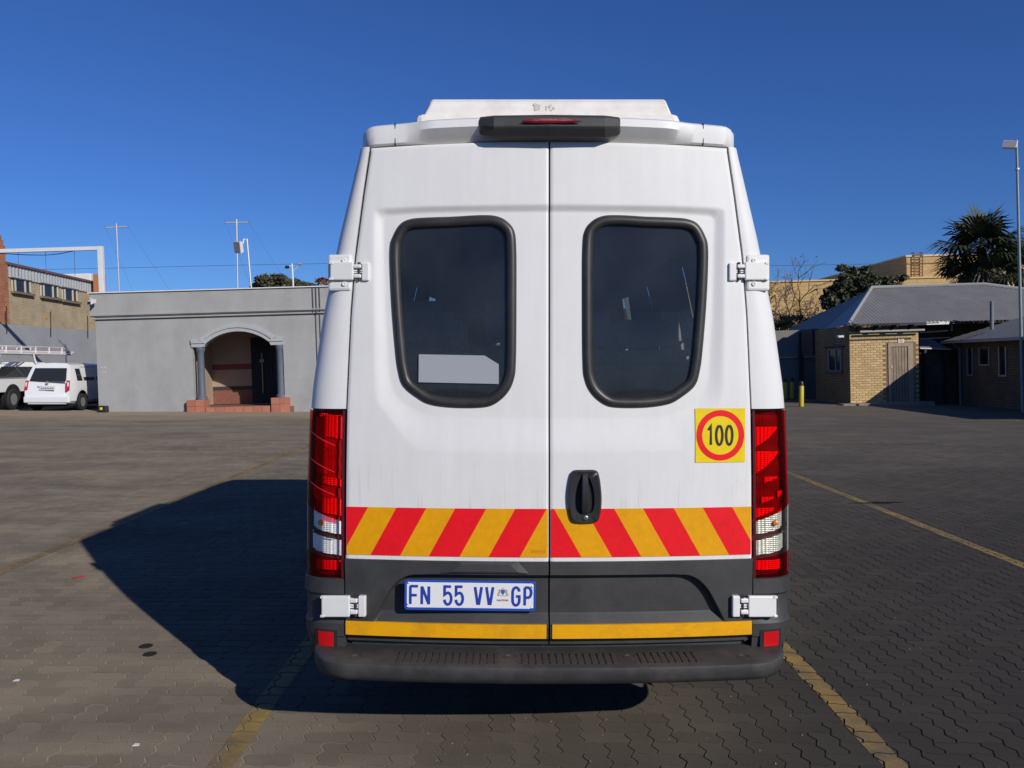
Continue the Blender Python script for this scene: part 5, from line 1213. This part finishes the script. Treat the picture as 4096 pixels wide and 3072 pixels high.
MB().box(hx0 - .5, hx1 + .3, YH - .55, YH + .05, -.9, zfl - .02).build('doorstep', mat('step_concrete', (.27, .24, .20), .9, var=.15, vs=3), h)
# shaded walls to the right of the door and the carport on the left
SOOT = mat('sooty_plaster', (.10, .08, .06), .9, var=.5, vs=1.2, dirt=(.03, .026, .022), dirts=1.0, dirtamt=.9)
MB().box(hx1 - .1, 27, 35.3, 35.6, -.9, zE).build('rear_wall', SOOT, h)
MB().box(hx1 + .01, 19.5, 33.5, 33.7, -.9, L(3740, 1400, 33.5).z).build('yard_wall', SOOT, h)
MB().box(hx0 - .1, hx0 + .2, 36.25, 37.6, 1.6, zE).build('carport_header', TIMB, h)
px = L(3204, 1450, 38.0).x; MB().box(px - .1, px + .1, 37.9, 38.1, -.9, zE - .1).build('carport_post', TIMB, h)
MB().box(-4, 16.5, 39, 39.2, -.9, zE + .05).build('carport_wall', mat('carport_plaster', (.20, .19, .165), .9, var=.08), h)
MB().box(-4, 16.5, 38.9, 38.98, zE - 1.25, zE - 1.2).build('wall_rail', GALV, h)
vp_ = L(3654, 1133, 35.8); MB().tube([vp_ + Vector((0, 0, -1.2)), vp_], .02, 6).build('flue', GALV, rf)
# lean-to sheets between the buildings
lt = thing('lean_to', 'pale sheet lean-to roof between the brick house and the dark low building', 'lean-to', (17.6, 33.4, zg(17.6)))
a, b, c, d = L(3678, 1392, 33.2), L(3800, 1395, 33.2), L(3812, 1352, 34.9), L(3678, 1352, 34.9)
roofface(a, b, d, c, pitch=.2).build('sheet', ROOF2, lt)
MB().tube([a + Vector((0, -.05, -.02)), b + Vector((0, -.05, -.02))], .025, 6).build('gutter', WMET, lt)
MB().tube([L(3678, 1330, 33.0), L(3792, 1322, 33.0)], .03, 6).build('purlin', ROOF2, lt); MB().tube([L(3678, 1355, 33.2), L(3800, 1350, 33.2)], .02, 6).build('purlin', ROOF2, lt)
for x in (3700, 3782): p0 = L(x, 1395, 33.2); MB().box(p0.x - .05, p0.x + .05, 33.15, 33.25, -.9, p0.z).build('post', TIMB, lt)

# low building on the right, in shade
rx, ry0, ry1 = 17.75, 20.5, 32.8; ez = toloc(Vector((17.2, 33, 2.5))).z; exn, exf = 16.7, 17.25; ex = 17.0
rb = thing('low_building', 'low dark building with narrow windows at the right edge, casting a long shadow', 'building', (rx, (ry0 + ry1) / 2, zg(rx)))
MB().box(rx, rx + 8, ry0, ry1, -1.0, ez - .02).build('wall', BRD, rb)
r0 = roofface(Vector((exn, ry0 - .2, ez)), Vector((exf, 33.3, ez)), Vector((rx + 4, ry0 + 3, ez + 1.75)), Vector((rx + 4, 29.2, ez + 1.75)), pitch=.18).build('roof', ROOF, rb, smooth=True, sharp=80)
MB().face([(exf, 33.3, ez), (rx + 9, 33.3, ez), (rx + 4, 29.2, ez + 1.75)]).build('hip_face', ROOF, r0)
MB().face([(exn, ry0 - .2, ez), (rx + 9, ry0 - .2, ez), (rx + 4, ry0 + 3, ez + 1.75)]).build('hip_face', ROOF, r0)
MB().face([(exn, ry0 - .2, ez - .03), (rx + 9, ry0 - .2, ez - .03), (rx + 9, 33.3, ez - .03), (exf, 33.3, ez - .03)]).build('soffit', TIMB, r0)
MB().hexa([(exn - .03, ry0 - .2, ez - .09), (exn, ry0 - .2, ez - .09), (exf, 33.3, ez - .09), (exf - .03, 33.3, ez - .09), (exn - .03, ry0 - .2, ez + .02), (exn, ry0 - .2, ez + .02), (exf, 33.3, ez + .02), (exf - .03, 33.3, ez + .02)]).build('fascia', ROOF2, r0)
P, Q = Vector((rx, ry0, 0)), Vector((rx, ry1, 0))
for k, (x0, y0, x1, y1) in enumerate(((3870, 1392, 3893, 1497), (3918, 1390, 3960, 1457), (3997, 1387, 4028, 1499))):
    A, Bq = hit(x0, (y0 + y1) / 2, P, Q), hit(x1, (y0 + y1) / 2, P, Q); z0, z1 = hit(x0, y1, P, Q).z, hit(x0, y0, P, Q).z; ya, yb = min(A.y, Bq.y), max(A.y, Bq.y)
    w = MB().box(rx - .01, rx + .02, ya, yb, z0, z1).build('window', DWIN, rb)
    MB().box(rx - .04, rx - .012, yb - .05, yb, z0, z1).build('frame', GALV, w); MB().box(rx - .04, rx - .012, ya, ya + .05, z0, z1).build('frame', GALV, w)
    MB().box(rx - .045, rx - .011, ya, yb, z0 - .06, z0).build('sill', GALV, w)
p = hit(3843, 1500, P, Q); MB().tube([(rx - .08, ry1 - .1, -.8), (rx - .08, ry1 - .1, ez - .3), (exf + .15, ry1 - .1, ez - .08)], .05, 8).build('downpipe', mat('pipe_green', (.16, .19, .18), .5), rb, smooth=True)
for yy in (23, 27.2): MB().box(rx - .07, rx - .002, yy, yy + .35, -.9, ez - .05).build('pier', BRD, rb)
for (x, yt, yb, d, r), n_ in (((3967, 1205, 1296, 31, .07), 1), ((3806, 1258, 1305, 33.0, .045), 2)):
    t, bq = L(x, yt, d), L(x, yb, d); MB().tube([bq - Vector((0, 0, .2)), t], r, 10).build('vent_pipe', mat('vent_grey', (.16, .18, .19), .5) if 'vent_grey' not in bpy.data.materials else bpy.data.materials['vent_grey'], rb, smooth=True)

# bollards, lamp pole
YEL = mat('bollard_yellow', (.62, .44, .015), .5, var=.08, dirt=(.3, .22, .05), dirts=6, dirtamt=.4)
def bollard(p, hgt, lab):
    b = thing('bollard', lab, 'bollard', p, group='yellow bollards by the brick house', tilt=False)
    MB().lathe([(.09, 0), (.09, hgt * .8), (.085, hgt * .81)], p, seg=20).build('post', YEL, b, smooth=True, sharp=40)
    MB().lathe([(.082, 0), (.082, hgt * .12), (.06, hgt * .18), (.02, hgt * .2)], p + Vector((0, 0, hgt * .8)), seg=20).build('cap', GATE, b, smooth=True, sharp=40)
bollard(gnd(3205, 1626), .96, 'sunlit yellow bollard with a black cap in front of the brick house')
bollard(gnd(3168, 1594), .95, 'yellow bollard standing in the shade of the carport'); bollard(gnd(3140, 1597), .95, 'half-hidden yellow bollard in the carport next to the van edge')
lp = gnd(4094, 1640); lp = Vector((17.05, 27.6, 0)); pole = thing('lamp_pole', 'tall grey floodlight pole at the right edge', 'lamp pole', toloc(lp))
a = toloc(lp) - Vector((0, 0, .3)); T = L(4066, 560, 27.6); MB().tube([a, a.lerp(T, .45), T], [.055, .048, .038], 12).build('pole', mat('pole_galv', (.25, .29, .29), .5, metal=.3, var=.1), pole, smooth=True)
MB().tube([T.lerp(a, .1), T.lerp(a, .106)], .075, 10).build('collar', GALV, pole)
c = L(4040, 580, 27.4); lampbox(pole, c, .42, .30, .12, -.55, -.55, .2)
MB().tube([T.lerp(a, .02), c + Vector((.05, .1, .02))], .025, 6).build('arm', GALV, pole)

# far tan block
TB = brickmat('far_tan_brick', (.56, .37, .155), (.50, .33, .135), (.44, .30, .14), bw=.6, bh=.3, jt=.03, var=.1)
fb = thing('office_block', 'large windowless tan brick block behind the trees on the right', 'building', (30, 66, 0))
zl = (L(3090, 1128, 64).z + L(3700, 1115, 64).z) / 2; x0 = L(3000, 1300, 64).x
MB().box(x0 - 6, 62, 64, 100, -2, zl).build('lower_wing', TB, fb)
u0_ = L(3627, 1100, 70).x; zu = L(3627, 1028, 70).z
up = MB().box(u0_, 62, 70, 92, zl, zu).build('upper_storey', TB, fb)
MB().box(u0_ - .1, 62, 69.9, 92, zu, zu + .15).build('coping', mat('coping_pale', (.6, .5, .36), .8), up)
MB().box(x0 - 6, 62, 63.9, 64.2, zl, zl + .12).build('coping', mat('coping_pale2', (.58, .44, .24), .8), fb)
m = MB(); la, lb = L(3657, 1110, 69.8), L(3657, 1012, 69.8)
for dx in (0, .7): m.tube([la + Vector((dx, 0, 0)), lb + Vector((dx, 0, 0))], .05, 5)
for k in range(8): q = la.lerp(lb, (k + .5) / 8); m.tube([q, q + Vector((.7, 0, 0))], .035, 5)
m.tube([lb, lb + Vector((0, .5, .05))], .05, 5).tube([lb + Vector((.7, 0, 0)), lb + Vector((.7, .5, .05))], .05, 5); m.build('wall_ladder', mat('ladder_rust', (.24, .14, .07), .8), up)
MB().box(u0_, 62, 69.93, 69.99, L(3700, 1055, 70).z, L(3700, 1053, 70).z).build('brick_band', mat('band_brown', (.40, .24, .10), .9), up)
a = L(3704, 1143, 58); wr = thing('white_roof', 'strip of white roof showing over the ridge of the brick house', 'roof', (a.x, 58, 0))
MB().hexa([(a.x, 58, -1), (a.x + 6, 58, -1), (a.x + 6, 62, -1), (a.x, 62, -1), (a.x, 58, a.z - .1), (a.x + 6, 58, a.z - .1), (a.x + 6, 62, a.z + .3), (a.x, 62, a.z + .3)]).build('shed', mat('shed_white', (.78, .78, .77), .5), wr)

# ------------------------------------------------------------------ vegetation
LEAFD = mat('leaf_dark', (.042, .050, .024), .6, objvar=.0, var=.45, vs=1.5)
LEAFO = mat('leaf_olive', (.075, .080, .038), .6, var=.45, vs=1.4); BARK = mat('bark', (.14, .10, .07), .9, var=.3, vs=6)
DRYL = mat('leaf_dry', (.22, .15, .075), .8, var=.4, vs=3); PALMG = mat('palm_green', (.040, .052, .020), .5, var=.35, vs=2); PALMD = mat('palm_dead', (.085, .062, .036), .8, var=.5, vs=2)
def leaves(n, blobs, size, elong=2.2, seed=1):
    r = np.random.default_rng(seed); m = MB(); sub_ = []
    for c, rad in blobs:
        for _ in range(9):
            d = r.normal(size=3); d /= np.linalg.norm(d); q = r.uniform(.3, 1.0); sc_ = r.uniform(.22, .42)
            sub_.append((np.array(c) + d * np.array(rad) * q, tuple(np.array(rad) * sc_ * np.array((1.1, 1.1, .8)))))
    blobs = sub_
    w = np.array([b[1][0] * b[1][1] * b[1][2] for b in blobs]); w = w / w.sum()
    idx = r.choice(len(blobs), n, p=w)
    for i in idx:
        c, rad = blobs[i]; d = r.normal(size=3); d /= np.linalg.norm(d); rr = r.uniform(.2, 1.15)
        p = np.array(c) + d * np.array(rad) * rr
        u = r.normal(size=3); u /= np.linalg.norm(u); v = np.cross(u, r.normal(size=3)); v /= np.linalg.norm(v); s = size * r.uniform(.6, 1.4)
        a, b = u * s * elong / 2, v * s / 2
        m.add([p - a, p - a * .1 + b, p + a, p - a * .1 - b], [(0, 1, 2, 3)])
    return m
def branchy(m, p, d, ln, r, depth, rs, out=None, spread=.7):
    n = 3; pts = [p]; q = p.copy(); dd = d.copy()
    for i in range(n): dd = (dd + Vector(rs.normal(0, .16, 3))).normalized(); q = q + dd * ln / n; pts.append(q.copy())
    m.tube(pts, [r * (1 - .35 * i / n) for i in range(n + 1)], 5, caps=False)
    if out is not None and depth <= 1: out.append(q.copy())
    if depth <= 0: return
    for k in range(3 if depth > 1 else 4):
        nd = (dd + Vector(rs.normal(0, spread, 3))); nd.z = max(nd.z, -.25); nd.normalize()
        branchy(m, pts[rs.integers(1, n + 1)], nd, ln * rs.uniform(.6, .82), r * .6, depth - 1, rs, out, spread)
def tree(name, label, base, trunk_h, blobs, nleaf, size, lm, seed, grp, elong=2.2):
    t = thing(name, label, 'tree', base, group=grp); rs = np.random.default_rng(seed)
    m = MB(); bt = Vector(base); top = bt + Vector((0, 0, trunk_h)); m.tube([bt, bt.lerp(top, .5) + Vector((.1, 0, 0)), top], [.28, .2, .14], 8)
    for c, rad in blobs: m.tube([top - Vector((0, 0, trunk_h * .25)), Vector(c).lerp(top, .5), Vector(c)], [.12, .07, .03], 6)
    m.build('trunk', BARK, t, smooth=True)
    leaves(nleaf, blobs, size, elong, seed).build('crown', lm, t, fixn=False)
    return t
def bl_(x, y, d, rx, rz, ry=None): p = L(x, y, d); return (tuple(p), (rx, ry or rx, rz))
g = 'trees beyond the buildings'
b = L(1120, 1300, 44); tree('leafy_tree', 'dense dark green tree rising behind the grey building', (b.x, 44, zg(b.x)), 3.5, [bl_(1100, 1140, 44, 1.0, .75), bl_(1062, 1150, 44, .7, .6), bl_(1150, 1145, 44, .9, .7), bl_(1195, 1155, 44, .8, .5), bl_(1030, 1165, 44, .6, .5), bl_(1235, 1165, 44, .5, .35), bl_(1090, 1110, 44, .45, .35), bl_(1130, 1118, 44, .4, .35)], 9000, .10, LEAFO, 3, g)
b = L(1290, 1300, 46); tree('autumn_tree', 'sparse reddish tree top beside the white hinge of the van', (b.x, 46, zg(b.x)), 3.5, [bl_(1285, 1130, 46, .55, .5), bl_(1305, 1150, 46, .7, .4)], 260, .12, mat('leaf_red', (.24, .11, .06), .8), 4, g)
b = L(3450, 1300, 47); tree('leafy_tree', 'rounded dark green tree directly behind the hipped roof', (b.x, 47, zg(b.x)), 3.8, [bl_(3450, 1120, 47, 1.1, .9), bl_(3400, 1150, 47, .9, .9), bl_(3500, 1130, 47, 1.0, .8), bl_(3560, 1140, 47, .8, .6), bl_(3420, 1090, 47, .8, .6), bl_(3380, 1110, 47, .5, .5), bl_(3470, 1080, 47, .5, .35), bl_(3450, 1180, 47, 1.3, .7)], 13000, .11, LEAFO, 5, g)
b = L(3330, 1300, 45); tree('leafy_tree', 'small blackish green tree above the valley of the hipped roof', (b.x, 45, zg(b.x)), 2.6, [bl_(3330, 1190, 45, .75, .75), bl_(3305, 1215, 45, .45, .5), bl_(3360, 1180, 45, .5, .6), bl_(3320, 1165, 45, .45, .35)], 6500, .10, LEAFD, 6, g)
# bare tree
b = L(3130, 1400, 50); bt = thing('bare_tree', 'bare twiggy tree in front of the tan block beside the van', 'tree', (b.x, 50, zg(b.x)), group=g)
m = MB(); tips = []; rs = np.random.default_rng(11); base = Vector((b.x, 50, zg(b.x))); m.tube([base, base + Vector((0, 0, 2.0))], [.22, .17], 8)
for k in range(16): branchy(m, base + Vector((0, 0, 1.6 + .25 * (k % 3))), Vector((rs.normal(.15, .6), rs.normal(0, .4), .8)).normalized(), 2.3, .08, 4, rs, tips, .62)
m.build('trunk', BARK, bt)
mm_ = MB()
for q in tips:
    if rs.random() < .35:
        for _ in range(2):
            p = q + Vector(rs.normal(0, .15, 3)); u = Vector(rs.normal(0, 1, 3)).normalized() * .08; v = Vector(rs.normal(0, 1, 3)).normalized() * .05; mm_.add([p - u, p + v, p + u, p - v], [(0, 1, 2, 3)])
mm_.build('crown', DRYL, bt, fixn=False)
b = L(3120, 1330, 47.5); tree('yellow_bush', 'yellowish bush at the foot of the bare tree', (b.x, 47.5, zg(b.x)), 1.5, [bl_(3110, 1310, 47.5, .9, .6), bl_(3190, 1300, 47.5, .8, .5), bl_(3250, 1290, 47.5, .5, .35)], 1800, .10, mat('leaf_yellow', (.17, .135, .05), .8, var=.4), 12, g)
# fan palms
def fan(m, base, d, R, rs, droop=.32, nl=24, dead=False):
    d = d.normalized(); side = d.cross(Vector((0, 0, 1)))
    side = Vector((1, 0, 0)) if side.length < .1 else side.normalized(); upv = side.cross(d).normalized()
    pet = R * .6; c = base + d * pet; 
    m.tube([base, c], [.022, .014], 4, caps=False)
    for k in range(nl):
        a = (k / (nl - 1) - .5) * math.radians(250 if not dead else 120); ld = (d * math.cos(a) + side * math.sin(a) + upv * (.18 * math.cos(2 * a))).normalized(); ln = R * (.62 + .42 * math.cos(a / 2)) * rs.uniform(.88, 1.05)
        w = .05 * R; wv = ld.cross(upv).normalized() * w; mid = c + ld * ln * .62; tip = c + ld * ln - Vector((0, 0, droop * ln * rs.uniform(.3, 1)))
        m.add([c - wv * .25, c + wv * .25, mid + wv, mid - wv, tip + wv * .15, tip - wv * .15], [(0, 1, 2, 3), (3, 2, 4, 5)])
def palm(label, x, y, d, R, seed, ng, nd):
    hd = L(x, y, d); rs = np.random.default_rng(seed); base = Vector((hd.x, d, zg(hd.x)))
    t = thing('fan_palm', label, 'palm tree', base, group='fan palms behind the brick house')
    MB().tube([base, base.lerp(hd, .5) + Vector((.1, 0, 0)), hd], [.32, .27, .24], 12).build('trunk', BARK, t, smooth=True)
    m = MB()
    for k in range(ng):
        el = (rs.uniform(.75, 1.4), rs.uniform(.15, .75), rs.uniform(-.4, .15))[k % 3]; az = k * 2.4 + rs.uniform(-.3, .3); fan(m, hd + Vector(rs.normal(0, .06, 3)), Vector((math.cos(el) * math.cos(az), math.cos(el) * math.sin(az), math.sin(el))), R * rs.uniform(.85, 1.1), rs)
    m.build('crown', PALMG, t, fixn=False)
    m = MB()
    for k in range(nd):
        az = rs.uniform(0, 2 * math.pi); o = Vector((0, 0, -rs.uniform(.2, 2.6))); fan(m, hd + o, Vector((math.cos(az) * .45, math.sin(az) * .45, -.9)), R * rs.uniform(.7, 1.0), rs, .5, 12, True)
    m.build('dead_skirt', PALMD, t, fixn=False)
palm('taller fan palm rising behind the ridge of the brick house', 3925, 985, 49, 1.8, 21, 20, 60)
palm('second fan palm partly behind the lamp pole', 4075, 1085, 51, 1.6, 22, 18, 50)
palm('lower shaggy fan palm nearest the wall ladder', 3850, 1105, 50, 1.25, 23, 12, 44)
palm('low fan palm between the two tall ones', 3985, 1100, 48.5, 1.3, 24, 12, 44)
# overhead lines
for pts, lab in ((((-200, 1085), (430, 1073), (880, 1062), (1310, 1054)), 'overhead cable crossing the sky above the grey building'), (((3000, 1063), (3200, 1061), (3650, 1053), (4200, 1046)), 'overhead cable crossing the sky in front of the tan block')):
    MB().tube([at(x, y, 58) for x, y in pts], .014, 4).build('overhead_cable', DSTR, label=lab, cat='cable')
